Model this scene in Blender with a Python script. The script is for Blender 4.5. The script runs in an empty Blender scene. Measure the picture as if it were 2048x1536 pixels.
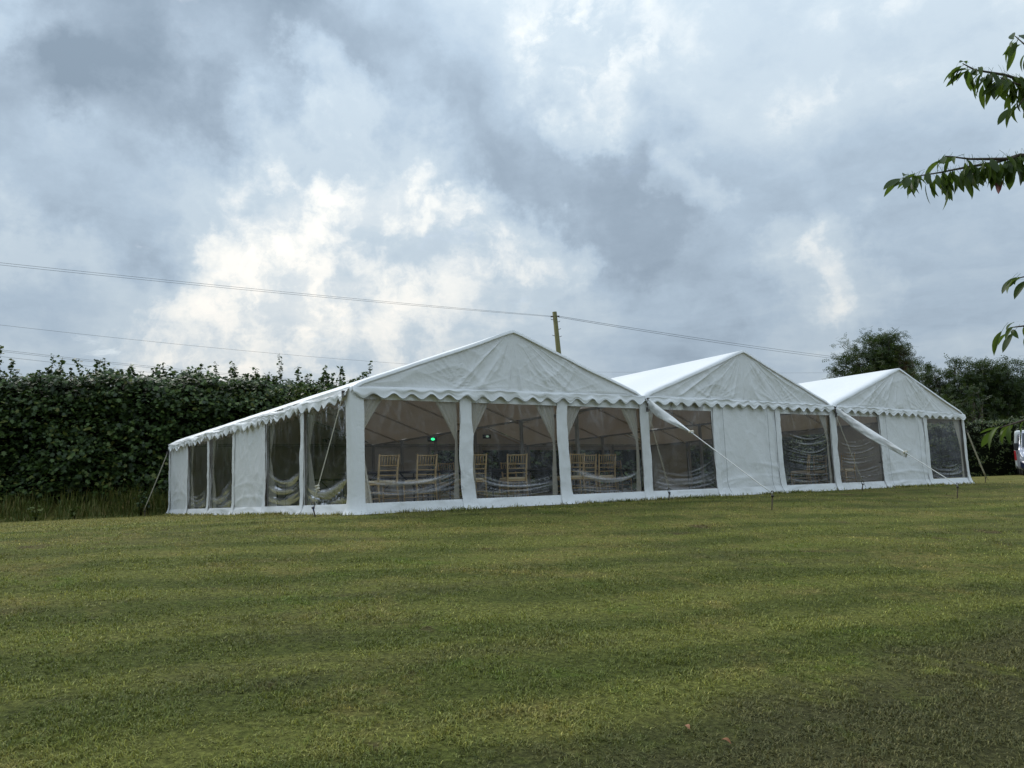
import bpy, bmesh, math, random
import numpy as np
from mathutils import Matrix, Vector

random.seed(7)
RNG = np.random.default_rng(11)
R = math.radians
SC = bpy.context.scene
COL = SC.collection

# ------------------------------------------------------------------ camera
F_PX, PITCH, ROLL = 1627.5, 0.1340, -0.0401
CAM = np.array([0.0, 0.0, 0.235])
_cp, _sp, _cr, _sr = math.cos(PITCH), math.sin(PITCH), math.cos(ROLL), math.sin(ROLL)
_F = np.array([0, _cp, _sp]); _U = np.array([0, -_sp, _cp]); _X = np.array([1.0, 0, 0])
_RT = _X * _cr + _U * _sr
_UP = -_X * _sr + _U * _cr

cam_d = bpy.data.cameras.new('camera')
cam_d.sensor_width = 36.0
cam_d.lens = F_PX / 2048 * 36.0
cam_d.clip_start = 0.05
cam_d.clip_end = 3000
cam = bpy.data.objects.new('camera', cam_d)
COL.objects.link(cam)
m4 = Matrix.Identity(4)
for i in range(3):
    m4[i][0], m4[i][1], m4[i][2], m4[i][3] = _RT[i], _UP[i], -_F[i], CAM[i]
cam.matrix_world = m4
SC.camera = cam


def ray(px, py):
    a, b = px - 1024, py - 768
    return _F * F_PX + _RT * a - _UP * b


def at(px, py, Y):
    """world point seen at a photo pixel, at forward distance Y"""
    d = ray(px, py)
    return CAM + d * (Y / d[1])


# ------------------------------------------------------------------ world / sky
SUN_EL, SUN_AZ = R(46), R(-38)          # azimuth measured from +Y towards +X
world = bpy.data.worlds.new('World')
SC.world = world
world.use_nodes = True
W = world.node_tree
W.nodes.clear()
world.cycles.sampling_method = 'MANUAL'
world.cycles.sample_map_resolution = 512


def s2l(c):
    out = []
    for v in c:
        v /= 255.0
        out.append(v / 12.92 if v <= 0.04045 else ((v + 0.055) / 1.055) ** 2.4)
    return tuple(out)


def mth(nt, op, a, b=None, c=None, clamp=False):
    n = nt.nodes.new('ShaderNodeMath')
    n.operation = op
    n.use_clamp = clamp
    for i, v in enumerate((a, b, c)):
        if v is None:
            continue
        if isinstance(v, (int, float)):
            n.inputs[i].default_value = v
        else:
            nt.links.new(v, n.inputs[i])
    return n.outputs[0]


def vmth(nt, op, a, b=None, scale=None):
    n = nt.nodes.new('ShaderNodeVectorMath')
    n.operation = op
    for i, v in enumerate((a, b)):
        if v is None:
            continue
        if isinstance(v, (tuple, list)):
            n.inputs[i].default_value = v
        else:
            nt.links.new(v, n.inputs[i])
    if scale is not None:
        if isinstance(scale, (int, float)):
            n.inputs['Scale'].default_value = scale
        else:
            nt.links.new(scale, n.inputs['Scale'])
    return n.outputs['Value'] if op in ('DOT_PRODUCT', 'LENGTH') else n.outputs['Vector']


def noise(nt, vec, scale, detail=6, rough=0.55, out='Fac', lac=2.0, dist=0.0):
    n = nt.nodes.new('ShaderNodeTexNoise')
    n.inputs['Scale'].default_value = scale
    n.inputs['Detail'].default_value = detail
    n.inputs['Roughness'].default_value = rough
    n.inputs['Lacunarity'].default_value = lac
    n.inputs['Distortion'].default_value = dist
    if vec is not None:
        nt.links.new(vec, n.inputs['Vector'])
    return n.outputs[out]


def maprange(nt, v, a, b, c=0.0, d=1.0, smooth=True):
    n = nt.nodes.new('ShaderNodeMapRange')
    n.interpolation_type = 'SMOOTHERSTEP' if smooth else 'LINEAR'
    for i, x in enumerate((a, b, c, d)):
        n.inputs[i + 1].default_value = x
    nt.links.new(v, n.inputs[0])
    return n.outputs[0]


def ramp(nt, fac, stops, interp='LINEAR'):
    n = nt.nodes.new('ShaderNodeValToRGB')
    cr = n.color_ramp
    cr.interpolation = interp
    while len(cr.elements) < len(stops):
        cr.elements.new(0.5)
    for e, (p, c) in zip(cr.elements, stops):
        e.position = p
        e.color = (*c, 1)
    nt.links.new(fac, n.inputs['Fac'])
    return n.outputs['Color']


def mixc(nt, fac, a, b, mode='MIX'):
    n = nt.nodes.new('ShaderNodeMix')
    n.data_type = 'RGBA'
    n.blend_type = mode
    for i, v in ((0, fac), (6, a), (7, b)):
        if isinstance(v, (int, float)):
            n.inputs[i].default_value = v
        elif isinstance(v, tuple):
            n.inputs[i].default_value = (*v, 1)
        else:
            nt.links.new(v, n.inputs[i])
    return n.outputs[2]


def build_sky():
    tc = W.nodes.new('ShaderNodeTexCoord')
    D = vmth(W, 'NORMALIZE', tc.outputs['Generated'])
    sep = W.nodes.new('ShaderNodeSeparateXYZ')
    W.links.new(D, sep.inputs[0])
    z = mth(W, 'MAXIMUM', sep.outputs['Z'], 0.0)
    den = mth(W, 'ADD', z, 0.16)
    comb = W.nodes.new('ShaderNodeCombineXYZ')
    W.links.new(mth(W, 'DIVIDE', sep.outputs['X'], den), comb.inputs[0])
    W.links.new(mth(W, 'DIVIDE', sep.outputs['Y'], den), comb.inputs[1])
    P = comb.outputs[0]
    # warp shared by every layer so that edges break up like cloud
    w1 = noise(W, P, 1.5, 6, 0.6, 'Color')
    w1 = vmth(W, 'SUBTRACT', w1, (0.5, 0.5, 0.5))
    Pw = vmth(W, 'ADD', P, vmth(W, 'SCALE', w1, None, 0.55))
    w2 = noise(W, D, 5.0, 7, 0.62, 'Color')
    w2 = vmth(W, 'SUBTRACT', w2, (0.5, 0.5, 0.5))
    Dw = vmth(W, 'NORMALIZE', vmth(W, 'ADD', D, vmth(W, 'SCALE', w2, None, 0.30)))
    big = noise(W, Pw, 0.75, 5, 0.5)
    mid = noise(W, Pw, 2.1, 9, 0.6)
    fine = noise(W, vmth(W, 'ADD', D, vmth(W, 'SCALE', w2, None, 0.10)), 9.0, 9, 0.62)
    b = mth(W, 'MULTIPLY_ADD', mth(W, 'SUBTRACT', big, 0.5), 0.42, 0.475)
    b = mth(W, 'MULTIPLY_ADD', mth(W, 'SUBTRACT', mid, 0.5), 0.55, b)
    b = mth(W, 'MULTIPLY_ADD', mth(W, 'SUBTRACT', fine, 0.5), 0.34, b)
    # cloud masses in view: (px, py, radius px, amount)
    blobs = [(600, 580, 560, 0.24), (620, 400, 300, 0.10), (330, 620, 200, 0.06), (860, 340, 130, 0.12),
             (60, 400, 170, 0.26), (160, 130, 170, 0.16), (640, 170, 85, 0.20), (950, 430, 100, 0.18),
             (1090, 500, 95, 0.22), (1090, 60, 210, 0.17), (1190, 190, 190, 0.13), (1240, 260, 70, 0.14),
             (1600, 565, 90, 0.15), (1700, 545, 90, 0.14), (1390, 420, 70, 0.16), (1900, 100, 260, 0.10),
             (1500, 120, 200, 0.08), (560, 640, 200, 0.10), (640, 560, 150, 0.06),
             (420, 20, 280, -0.46), (230, 310, 240, -0.34), (60, 260, 210, -0.18), (640, 70, 160, -0.08), (200, 60, 160, -0.10), (120, 570, 150, -0.18),
             (900, 180, 220, -0.20), (780, 190, 130, -0.12), (1040, 300, 200, -0.19), (1190, 390, 210, -0.18),
             (1290, 440, 120, -0.14), (880, 470, 80, -0.16), (1000, 560, 90, -0.10), (1750, 200, 200, -0.12),
             (1480, 520, 160, -0.10), (1330, 620, 140, -0.08), (1800, 440, 220, -0.06), (250, 470, 110, -0.08)]
    for px, py, r, amt in blobs:
        c = ray(px, py)
        c = c / np.linalg.norm(c)
        dot = vmth(W, 'DOT_PRODUCT', Dw, tuple(float(q) for q in c))
        w = maprange(W, dot, math.cos(r * 1.25 / 1700), 1.0, 0.0, amt)
        b = mth(W, 'ADD', b, w)
    # crisp broken heaps where the cover is thin, with blue between them
    puff = noise(W, vmth(W, 'ADD', D, vmth(W, 'SCALE', w2, None, 0.10)), 15.0, 10, 0.60)
    thin = maprange(W, b, 0.50, 0.74)
    b = mth(W, 'ADD', b, mth(W, 'MULTIPLY', maprange(W, puff, 0.36, 0.64, -0.17, 0.12), thin))
    # gaps of blue between the broken clouds near the bright part
    cl = ramp(W, b, [(0.0, s2l((126, 142, 158))), (0.22, s2l((147, 163, 179))), (0.40, s2l((166, 183, 199))),
                     (0.58, s2l((186, 200, 211))), (0.74, s2l((208, 216, 221))), (0.90, s2l((231, 233, 231))),
                     (1.0, s2l((247, 244, 238)))])
    sky = W.nodes.new('ShaderNodeTexSky')
    sky.sky_type = 'NISHITA'
    sky.sun_disc = False
    sky.sun_elevation = SUN_EL
    sky.sun_rotation = SUN_AZ
    sky.air_density = 1.2
    sky.dust_density = 2.0
    gap = maprange(W, noise(W, Pw, 3.2, 6, 0.6), 0.60, 0.74, 0.0, 0.35)
    # overcast luminance: gently brighter with elevation over the whole dome
    lum = mth(W, 'MULTIPLY_ADD', z, 0.9, 0.74)
    clb = vmth(W, 'SCALE', cl, None, mth(W, 'MULTIPLY', lum, 10.0))
    col = mixc(W, gap, clb, sky.outputs[0])
    bg = W.nodes.new('ShaderNodeBackground')
    bg.inputs['Strength'].default_value = 0.10
    W.links.new(col, bg.inputs['Color'])
    out = W.nodes.new('ShaderNodeOutputWorld')
    W.links.new(bg.outputs[0], out.inputs['Surface'])


build_sky()

sun_d = bpy.data.lights.new('sun', 'SUN')
sun_d.energy = 1.5
sun_d.angle = R(25)
sun_d.color = (1.0, 0.96, 0.90)
sun = bpy.data.objects.new('sun', sun_d)
COL.objects.link(sun)
_sd = Vector((math.sin(SUN_AZ) * math.cos(SUN_EL), math.cos(SUN_AZ) * math.cos(SUN_EL), math.sin(SUN_EL)))
sun.rotation_euler = _sd.to_track_quat('Z', 'Y').to_euler()
sun.location = (0, 0, 30)

SC.view_settings.view_transform = 'Standard'
SC.view_settings.look = 'None'
SC.view_settings.gamma = 1.0
SC.view_settings.exposure = 0.22
SC.view_settings.use_curve_mapping = False
SC.render.engine = 'CYCLES'
SC.cycles.use_denoising = True
SC.cycles.max_bounces = 10
SC.cycles.transparent_max_bounces = 16
SC.cycles.sample_clamp_indirect = 6.0
SC.cycles.caustics_reflective = False
SC.cycles.caustics_refractive = False

# ------------------------------------------------------------------ helpers
def vnoise(x, y, seed=0):
    x = np.asarray(x, float); y = np.asarray(y, float)
    xi = np.floor(x).astype(np.int64); yi = np.floor(y).astype(np.int64)
    fx = x - xi; fy = y - yi
    fx = fx * fx * fx * (fx * (fx * 6 - 15) + 10); fy = fy * fy * fy * (fy * (fy * 6 - 15) + 10)

    def h(a, b):
        n = (a * 374761393 + b * 668265263 + seed * 974711 + 1013) & 0xFFFFFFFF
        n = ((n ^ (n >> 13)) * 1274126177) & 0xFFFFFFFF
        return ((n ^ (n >> 16)) & 0xFFFF) / 65535.0
    v00, v10, v01, v11 = h(xi, yi), h(xi + 1, yi), h(xi, yi + 1), h(xi + 1, yi + 1)
    return (v00 * (1 - fx) + v10 * fx) * (1 - fy) + (v01 * (1 - fx) + v11 * fx) * fy


def fbm(x, y, seed=0, o=4):
    s = 0; a = 0.5; t = 0
    for i in range(o):
        s = s + a * vnoise(x * 2 ** i, y * 2 ** i, seed + i * 17); t += a; a *= 0.5
    return s / t


def ridge(x, y, seed=0, p=3.0):
    return (1 - np.abs(2 * vnoise(x, y, seed) - 1)) ** p


def sstep(a, b, x):
    t = np.clip((np.asarray(x, float) - a) / (b - a), 0, 1)
    return t * t * (3 - 2 * t)


def tag(o, label=None, cat=None, group=None, kind=None):
    if label: o['label'] = label
    if cat: o['category'] = cat
    if group: o['group'] = group
    if kind: o['kind'] = kind
    return o


def empty(name, loc=(0, 0, 0), rz=0.0, label=None, cat=None, group=None):
    o = bpy.data.objects.new(name, None)
    o.empty_display_size = 0.2
    COL.objects.link(o)
    o.location = loc
    o.rotation_euler = (0, 0, rz)
    return tag(o, label, cat, group)


def link(name, me, parent=None):
    o = bpy.data.objects.new(name, me)
    COL.objects.link(o)
    if parent: o.parent = parent
    return o


def mesh_np(name, V, faces, mat, parent=None, smooth=True, attrs=None):
    me = bpy.data.meshes.new(name)
    V = np.asarray(V, np.float32)
    if isinstance(faces, np.ndarray):
        nf, k = faces.shape
        me.vertices.add(len(V)); me.vertices.foreach_set('co', V.ravel())
        me.loops.add(nf * k); me.loops.foreach_set('vertex_index', faces.astype(np.int32).ravel())
        me.polygons.add(nf)
        me.polygons.foreach_set('loop_start', np.arange(0, nf * k, k, dtype=np.int32))
        me.polygons.foreach_set('loop_total', np.full(nf, k, np.int32))
        me.update(calc_edges=True)
    else:
        me.from_pydata([tuple(map(float, v)) for v in V], [], faces)
    if smooth:
        me.polygons.foreach_set('use_smooth', np.ones(len(me.polygons), bool))
    for an, av in (attrs or {}).items():
        a = me.attributes.new(an, 'FLOAT', 'POINT')
        a.data.foreach_set('value', np.asarray(av, np.float32))
    if mat is not None:
        me.materials.append(mat)
    me.update()
    return link(name, me, parent)


def grid_faces(nu, nv):
    i = np.arange(nu - 1)[:, None]; j = np.arange(nv - 1)[None, :]
    a = (i * nv + j).ravel()
    return np.stack([a, a + nv, a + nv + 1, a + 1], 1)


class MB:
    """collects boxes, tubes and sheets into one mesh"""
    def __init__(self):
        self.v = []; self.f = []

    def add(self, V, F):
        o = len(self.v)
        self.v += [tuple(map(float, p)) for p in V]
        self.f += [tuple(int(i) + o for i in f) for f in F]
        return self

    def box(self, lo, hi):
        x0, y0, z0 = lo; x1, y1, z1 = hi
        V = [(x0, y0, z0), (x1, y0, z0), (x1, y1, z0), (x0, y1, z0), (x0, y0, z1), (x1, y0, z1), (x1, y1, z1), (x0, y1, z1)]
        return self.add(V, [(0, 3, 2, 1), (4, 5, 6, 7), (0, 1, 5, 4), (1, 2, 6, 5), (2, 3, 7, 6), (3, 0, 4, 7)])

    def tube(self, pts, rad, n=8, cap=True, flat=1.0):
        pts = [np.asarray(p, float) for p in pts]
        if not hasattr(rad, '__len__'): rad = [rad] * len(pts)
        V = []; F = []
        t0 = pts[1] - pts[0]
        ref = np.array([0, 0, 1.0]) if abs(t0[2]) < 0.9 * np.linalg.norm(t0) else np.array([1.0, 0, 0])
        for k, p in enumerate(pts):
            t = pts[min(k + 1, len(pts) - 1)] - pts[max(k - 1, 0)]
            t = t / (np.linalg.norm(t) + 1e-9)
            a = np.cross(t, ref); a /= np.linalg.norm(a) + 1e-9
            b = np.cross(t, a)
            ref = -b if np.dot(-b, ref) > 0 else b
            b = ref - t * np.dot(ref, t); b /= np.linalg.norm(b) + 1e-9
            a = np.cross(b, t)
            for j in range(n):
                an = 2 * math.pi * j / n
                V.append(p + a * math.cos(an) * rad[k] + b * math.sin(an) * rad[k] * flat)
        for k in range(len(pts) - 1):
            for j in range(n):
                F.append((k * n + j, k * n + (j + 1) % n, (k + 1) * n + (j + 1) % n, (k + 1) * n + j))
        if cap:
            F.append(tuple(range(n - 1, -1, -1)))
            F.append(tuple((len(pts) - 1) * n + j for j in range(n)))
        return self.add(V, F)

    def bar(self, p, q, w, t, up=(0, 0, 1)):
        """rectangular bar from p to q, w wide across, t thick along up"""
        p = np.asarray(p, float); q = np.asarray(q, float)
        d = q - p; d /= np.linalg.norm(d)
        up = np.asarray(up, float)
        a = np.cross(d, up)
        if np.linalg.norm(a) < 1e-4: a = np.cross(d, (1, 0, 0))
        a /= np.linalg.norm(a); b = np.cross(a, d)
        V = [e + a * sx * w / 2 + b * sy * t / 2 for e in (p, q) for sx, sy in ((-1, -1), (1, -1), (1, 1), (-1, 1))]
        return self.add(V, [(3, 2, 1, 0), (4, 5, 6, 7), (0, 1, 5, 4), (1, 2, 6, 5), (2, 3, 7, 6), (3, 0, 4, 7)])

    def build(self, name, mat, parent=None, smooth=False):
        me = bpy.data.meshes.new(name)
        me.from_pydata(self.v, [], self.f)
        me.materials.append(mat)
        if smooth: me.polygons.foreach_set('use_smooth', np.ones(len(me.polygons), bool))
        me.update()
        return link(name, me, parent)


def copy_tree(o, parent=None):
    c = o.copy(); COL.objects.link(c); c.parent = parent
    for ch in list(o.children): copy_tree(ch, c)
    return c


def bevel(o, w, seg=2):
    m = o.modifiers.new('bevel', 'BEVEL'); m.width = w; m.segments = seg; m.limit_method = 'ANGLE'
    return o


def rotmats(n, tilt_lo, tilt_hi, az=None, roll=None):
    az = RNG.uniform(0, 2 * np.pi, n) if az is None else az
    tl = RNG.uniform(tilt_lo, tilt_hi, n)
    ro = RNG.uniform(0, 2 * np.pi, n) if roll is None else roll
    return euler(az, tl, ro)


def euler(az, tl, ro):
    ca, sa, ct, st, cr, sr = np.cos(az), np.sin(az), np.cos(tl), np.sin(tl), np.cos(ro), np.sin(ro)
    z = np.zeros_like(ca); o = np.ones_like(ca)
    Rz = np.stack([np.stack([ca, -sa, z], -1), np.stack([sa, ca, z], -1), np.stack([z, z, o], -1)], -2)
    Rx = np.stack([np.stack([o, z, z], -1), np.stack([z, ct, -st], -1), np.stack([z, st, ct], -1)], -2)
    Ry = np.stack([np.stack([cr, -sr, z], -1), np.stack([sr, cr, z], -1), np.stack([z, z, o], -1)], -2)
    return Rz @ Rx @ Ry


def scatter(name, tv, tf, pos, rot, scl, mat, parent=None, smooth=False, extra=None):
    n = len(pos); k = len(tv)
    V = np.einsum('nij,kj->nki', rot, tv) * np.asarray(scl).reshape(n, 1, 1) + pos[:, None, :]
    Fc = (tf[None] + (np.arange(n) * k)[:, None, None]).reshape(-1, tf.shape[1])
    at_ = {'rnd': np.repeat(RNG.random(n), k)}
    for a, v in (extra or {}).items(): at_[a] = np.repeat(v, k)
    return mesh_np(name, V.reshape(-1, 3), Fc, mat, parent, smooth, at_)


# ------------------------------------------------------------------ materials
def new_mat(name):
    m = bpy.data.materials.new(name); m.use_nodes = True
    nt = m.node_tree; nt.nodes.clear()
    out = nt.nodes.new('ShaderNodeOutputMaterial')
    return m, nt, out


def principled(nt, col, rough=0.5, metal=0.0, spec=0.5):
    p = nt.nodes.new('ShaderNodeBsdfPrincipled')
    if isinstance(col, tuple): p.inputs['Base Color'].default_value = (*col, 1)
    else: nt.links.new(col, p.inputs['Base Color'])
    if isinstance(rough, (int, float)): p.inputs['Roughness'].default_value = rough
    else: nt.links.new(rough, p.inputs['Roughness'])
    p.inputs['Metallic'].default_value = metal
    p.inputs['Specular IOR Level'].default_value = spec
    return p


def bump(nt, height, strength=0.3, dist=0.01):
    b = nt.nodes.new('ShaderNodeBump')
    b.inputs['Strength'].default_value = strength; b.inputs['Distance'].default_value = dist
    nt.links.new(height, b.inputs['Height'])
    return b.outputs[0]


def simple(name, col, rough=0.5, metal=0.0, var=0.15, scale=9.0, bmp=0.0, spec=0.5):
    m, nt, out = new_mat(name)
    tc = nt.nodes.new('ShaderNodeTexCoord').outputs['Object']
    n = noise(nt, tc, scale, 5, 0.6)
    c = mixc(nt, n, tuple(v * (1 - var) for v in col), tuple(min(1, v * (1 + var)) for v in col))
    p = principled(nt, c, rough, metal, spec)
    if bmp: nt.links.new(bump(nt, n, bmp), p.inputs['Normal'])
    nt.links.new(p.outputs[0], out.inputs['Surface'])
    return m


def attr_node(nt, name):
    a = nt.nodes.new('ShaderNodeAttribute'); a.attribute_name = name
    return a


def fabric(name, col=(0.88, 0.89, 0.895), trans=0.06, tcol=(0.55, 0.44, 0.30), dirt=0.12):
    m, nt, out = new_mat(name)
    tc = nt.nodes.new('ShaderNodeTexCoord').outputs['Object']
    n1 = noise(nt, tc, 0.9, 6, 0.65); n2 = noise(nt, tc, 7.0, 6, 0.6)
    f = mth(nt, 'MULTIPLY', maprange(nt, n1, 0.45, 0.75), maprange(nt, n2, 0.35, 0.7))
    c = mixc(nt, mth(nt, 'MULTIPLY', f, dirt * 3), col, (0.58, 0.56, 0.52))
    c = mixc(nt, mth(nt, 'MULTIPLY', n2, dirt), c, tuple(v * 0.86 for v in col))
    p = principled(nt, c, 0.42, 0, 0.45)
    cr = noise(nt, tc, 5.0, 8, 0.62, dist=0.6)
    cr2 = noise(nt, tc, 16.0, 6, 0.6, dist=1.2)
    nt.links.new(bump(nt, mth(nt, 'MULTIPLY_ADD', cr2, 0.25, cr), 0.42, 0.035), p.inputs['Normal'])
    t = nt.nodes.new('ShaderNodeBsdfTranslucent'); t.inputs['Color'].default_value = (*tcol, 1)
    mx = nt.nodes.new('ShaderNodeMixShader'); mx.inputs[0].default_value = trans
    nt.links.new(p.outputs[0], mx.inputs[1]); nt.links.new(t.outputs[0], mx.inputs[2])
    nt.links.new(mx.outputs[0], out.inputs['Surface'])
    return m


def pvc():
    """clear flexible window sheet: see-through, glossy, whitened along its creases with sky glints painted in"""
    m, nt, out = new_mat('clear_pvc')
    tc = nt.nodes.new('ShaderNodeTexCoord').outputs['Object']
    tr = nt.nodes.new('ShaderNodeBsdfTransparent'); tr.inputs['Color'].default_value = (0.95, 0.935, 0.91, 1)
    gl = nt.nodes.new('ShaderNodeBsdfGlossy'); gl.inputs['Roughness'].default_value = 0.06
    gl.inputs['Color'].default_value = (0.95, 0.96, 1, 1)
    bn = bump(nt, noise(nt, tc, 3.0, 6, 0.6, dist=0.5), 0.25, 0.05)
    nt.links.new(bn, gl.inputs['Normal'])
    fr = nt.nodes.new('ShaderNodeFresnel'); fr.inputs['IOR'].default_value = 1.5
    nt.links.new(bn, fr.inputs['Normal'])
    f = mth(nt, 'MULTIPLY', fr.outputs[0], 0.62, clamp=True)
    m1 = nt.nodes.new('ShaderNodeMixShader')
    nt.links.new(f, m1.inputs[0]); nt.links.new(tr.outputs[0], m1.inputs[1]); nt.links.new(gl.outputs[0], m1.inputs[2])
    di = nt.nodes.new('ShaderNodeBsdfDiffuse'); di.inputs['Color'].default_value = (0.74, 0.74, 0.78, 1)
    crs = attr_node(nt, 'crease_glint').outputs['Fac']
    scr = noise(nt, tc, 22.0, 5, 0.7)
    mk = mth(nt, 'MULTIPLY', crs, maprange(nt, scr, 0.25, 0.7, 0.45, 1.0))  # pale diffuse streaks paint sky reflections and stress whitening along the folds
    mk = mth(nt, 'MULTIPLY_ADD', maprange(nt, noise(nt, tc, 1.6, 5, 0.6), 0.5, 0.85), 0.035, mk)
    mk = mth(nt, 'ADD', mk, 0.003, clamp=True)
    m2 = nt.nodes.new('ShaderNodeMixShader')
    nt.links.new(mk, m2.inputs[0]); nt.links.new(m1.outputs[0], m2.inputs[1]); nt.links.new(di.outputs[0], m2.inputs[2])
    nt.links.new(m2.outputs[0], out.inputs['Surface'])
    return m


def leaf_mat(name, stops, trans=0.25, rough=0.42, tint=0.0, zfade=None):
    m, nt, out = new_mat(name)
    rnd = attr_node(nt, 'rnd').outputs['Fac']
    geo = nt.nodes.new('ShaderNodeNewGeometry')
    n = noise(nt, geo.outputs['Position'], 0.7, 4, 0.6)
    f = mth(nt, 'MULTIPLY_ADD', mth(nt, 'SUBTRACT', n, 0.5), 0.7, rnd, clamp=True)
    c = ramp(nt, f, stops)
    p = principled(nt, c, rough, 0, 0.5)
    t = nt.nodes.new('ShaderNodeBsdfTranslucent')
    nt.links.new(mixc(nt, 0.5, c, (0.10, 0.16, 0.02)), t.inputs['Color'])
    mx = nt.nodes.new('ShaderNodeMixShader'); mx.inputs[0].default_value = trans
    nt.links.new(p.outputs[0], mx.inputs[1]); nt.links.new(t.outputs[0], mx.inputs[2])
    nt.links.new(mx.outputs[0], out.inputs['Surface'])
    return m


M = {}
M['fabric'] = fabric('white_pvc_fabric')
M['roof'] = fabric('white_roof_fabric', (0.91, 0.92, 0.925), 0.065, (0.62, 0.45, 0.28), dirt=0.05)
M['lining'] = simple('tan_roof_lining', (0.70, 0.62, 0.50), 0.9, var=0.12, scale=1.5)
M['curtain'] = fabric('ivory_curtain', (0.92, 0.90, 0.82), 0.35, (0.85, 0.8, 0.68), 0.06)
M['binding'] = simple('grey_binding', (0.30, 0.31, 0.31), 0.6)
M['zip'] = simple('zip_tape', (0.22, 0.23, 0.24), 0.6)
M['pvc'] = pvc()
M['alu'] = simple('dull_aluminium', (0.42, 0.42, 0.41), 0.45, 0.6)
M['webbing'] = simple('cream_webbing', (0.62, 0.58, 0.47), 0.8, var=0.25, scale=30)
M['rope'] = simple('white_rope', (0.72, 0.71, 0.68), 0.8, var=0.2, scale=40)
M['steel'] = simple('dark_steel', (0.09, 0.08, 0.075), 0.5, 0.7, 0.4, 30)
M['rust'] = simple('rusty_stake', (0.10, 0.075, 0.045), 0.8, 0.2, 0.5, 25)
M['blue_tape'] = simple('blue_strap', (0.02, 0.05, 0.22), 0.6)
M['gold'] = simple('gold_painted_wood', (0.58, 0.41, 0.20), 0.40, 0.05, 0.18, 14)
M['cushion'] = simple('ivory_seat_pad', (0.80, 0.68, 0.46), 0.85, var=0.08)
M['table'] = simple('dark_table_top', (0.035, 0.03, 0.03), 0.5, var=0.3)
M['tableleg'] = simple('dark_table_legs', (0.03, 0.03, 0.033), 0.45, 0.5)
M['floor'] = simple('dark_matting', (0.035, 0.034, 0.04), 0.9, var=0.35, scale=3)
M['bark'] = simple('bark', (0.085, 0.065, 0.048), 0.9, var=0.4, scale=12, bmp=0.6)
M['stem'] = simple('stems_and_hedge_shade', (0.012, 0.014, 0.008), 0.9, var=0.5, scale=5, spec=0.0)  # weed stems; also the painted shade inside the hedges
M['pole'] = simple('green_stained_wood', (0.135, 0.125, 0.045), 0.85, var=0.35, scale=6, bmp=0.4)
M['wire'] = simple('grey_wire', (0.10, 0.11, 0.12), 0.6)

# ------------------------------------------------------------------ ground
YAW = 0.605
DV = np.array([math.cos(YAW), math.sin(YAW)])          # along the gabled front
NV = np.array([-math.sin(YAW), math.cos(YAW)])         # into the marquee
S_ = 0.936
A0 = np.array([-2.961, 14.812]) * S_                   # near corner of the first marquee
PW, SW = 2.432 * S_, 2.488 * S_                        # panel widths, front and side
HE, RISE = 2.20, 1.315 * S_
LEN = 6 * SW
SLINE = float(NV @ A0)
HEDGE = [np.array(p, float) for p in ((-46, 24.0), (-30, 25.0), (-24, 25.55), (-20.5, 26.0), (-17.5, 26.6), (-15, 27.3), (-12.8, 28.2), (-10.5, 29.4), (-8, 30.8), (-5.0, 32.7), (9, 42.5), (17, 47.5))]


def seg_dist(x, y, pts):
    best = np.full(np.shape(x), 1e9)
    for a, b in zip(pts[:-1], pts[1:]):
        d = b - a; L2 = d @ d
        t = np.clip(((x - a[0]) * d[0] + (y - a[1]) * d[1]) / L2, 0, 1)
        best = np.minimum(best, np.hypot(x - a[0] - t * d[0], y - a[1] - t * d[1]))
    return best


def ground_z(x, y):
    x = np.asarray(x, float); y = np.asarray(y, float)
    s = SLINE - (NV[0] * x + NV[1] * y)
    z = -0.108 * 0.6 * np.logaddexp(0, (s - 0.8) / 0.6)
    z = np.where(z < -1.5, -1.5 - 0.9 * np.tanh((-1.5 - z) / 0.9), z)
    inside = sstep(0.6, -0.6, s)
    z = z + 0.16 * sstep(24, 38, y) * sstep(13.5, 20, x)
    z = z + 0.5 * sstep(2.6, 0.9, seg_dist(x, y, HEDGE)) * sstep(5, -4, x)
    lump = (fbm(x * 0.35, y * 0.35, 3) - 0.5) * 0.10 + (fbm(x * 1.3, y * 1.3, 9) - 0.5) * 0.03
    return z + lump * (1 - inside) * sstep(0.2, 2.0, s + 0 * x) + lump * 0.3 * sstep(-12, -16, s) * sstep(5, -4, x)


def ground_material():
    m, nt, out = new_mat('mown_grass_ground')
    geo = nt.nodes.new('ShaderNodeNewGeometry')
    c = grass_color(nt, geo.outputs['Position'])
    n = noise(nt, geo.outputs['Position'], 28, 8, 0.7)
    c = mixc(nt, 1.0, c, ramp(nt, n, [(0.28, (0.16, 0.16, 0.15)), (0.72, (1.0, 1.0, 0.95))]), 'MULTIPLY')
    p = principled(nt, c, 0.95, 0, 0.1)
    nt.links.new(bump(nt, n, 0.9, 0.05), p.inputs['Normal'])
    nt.links.new(p.outputs[0], out.inputs['Surface'])
    return m


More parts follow.
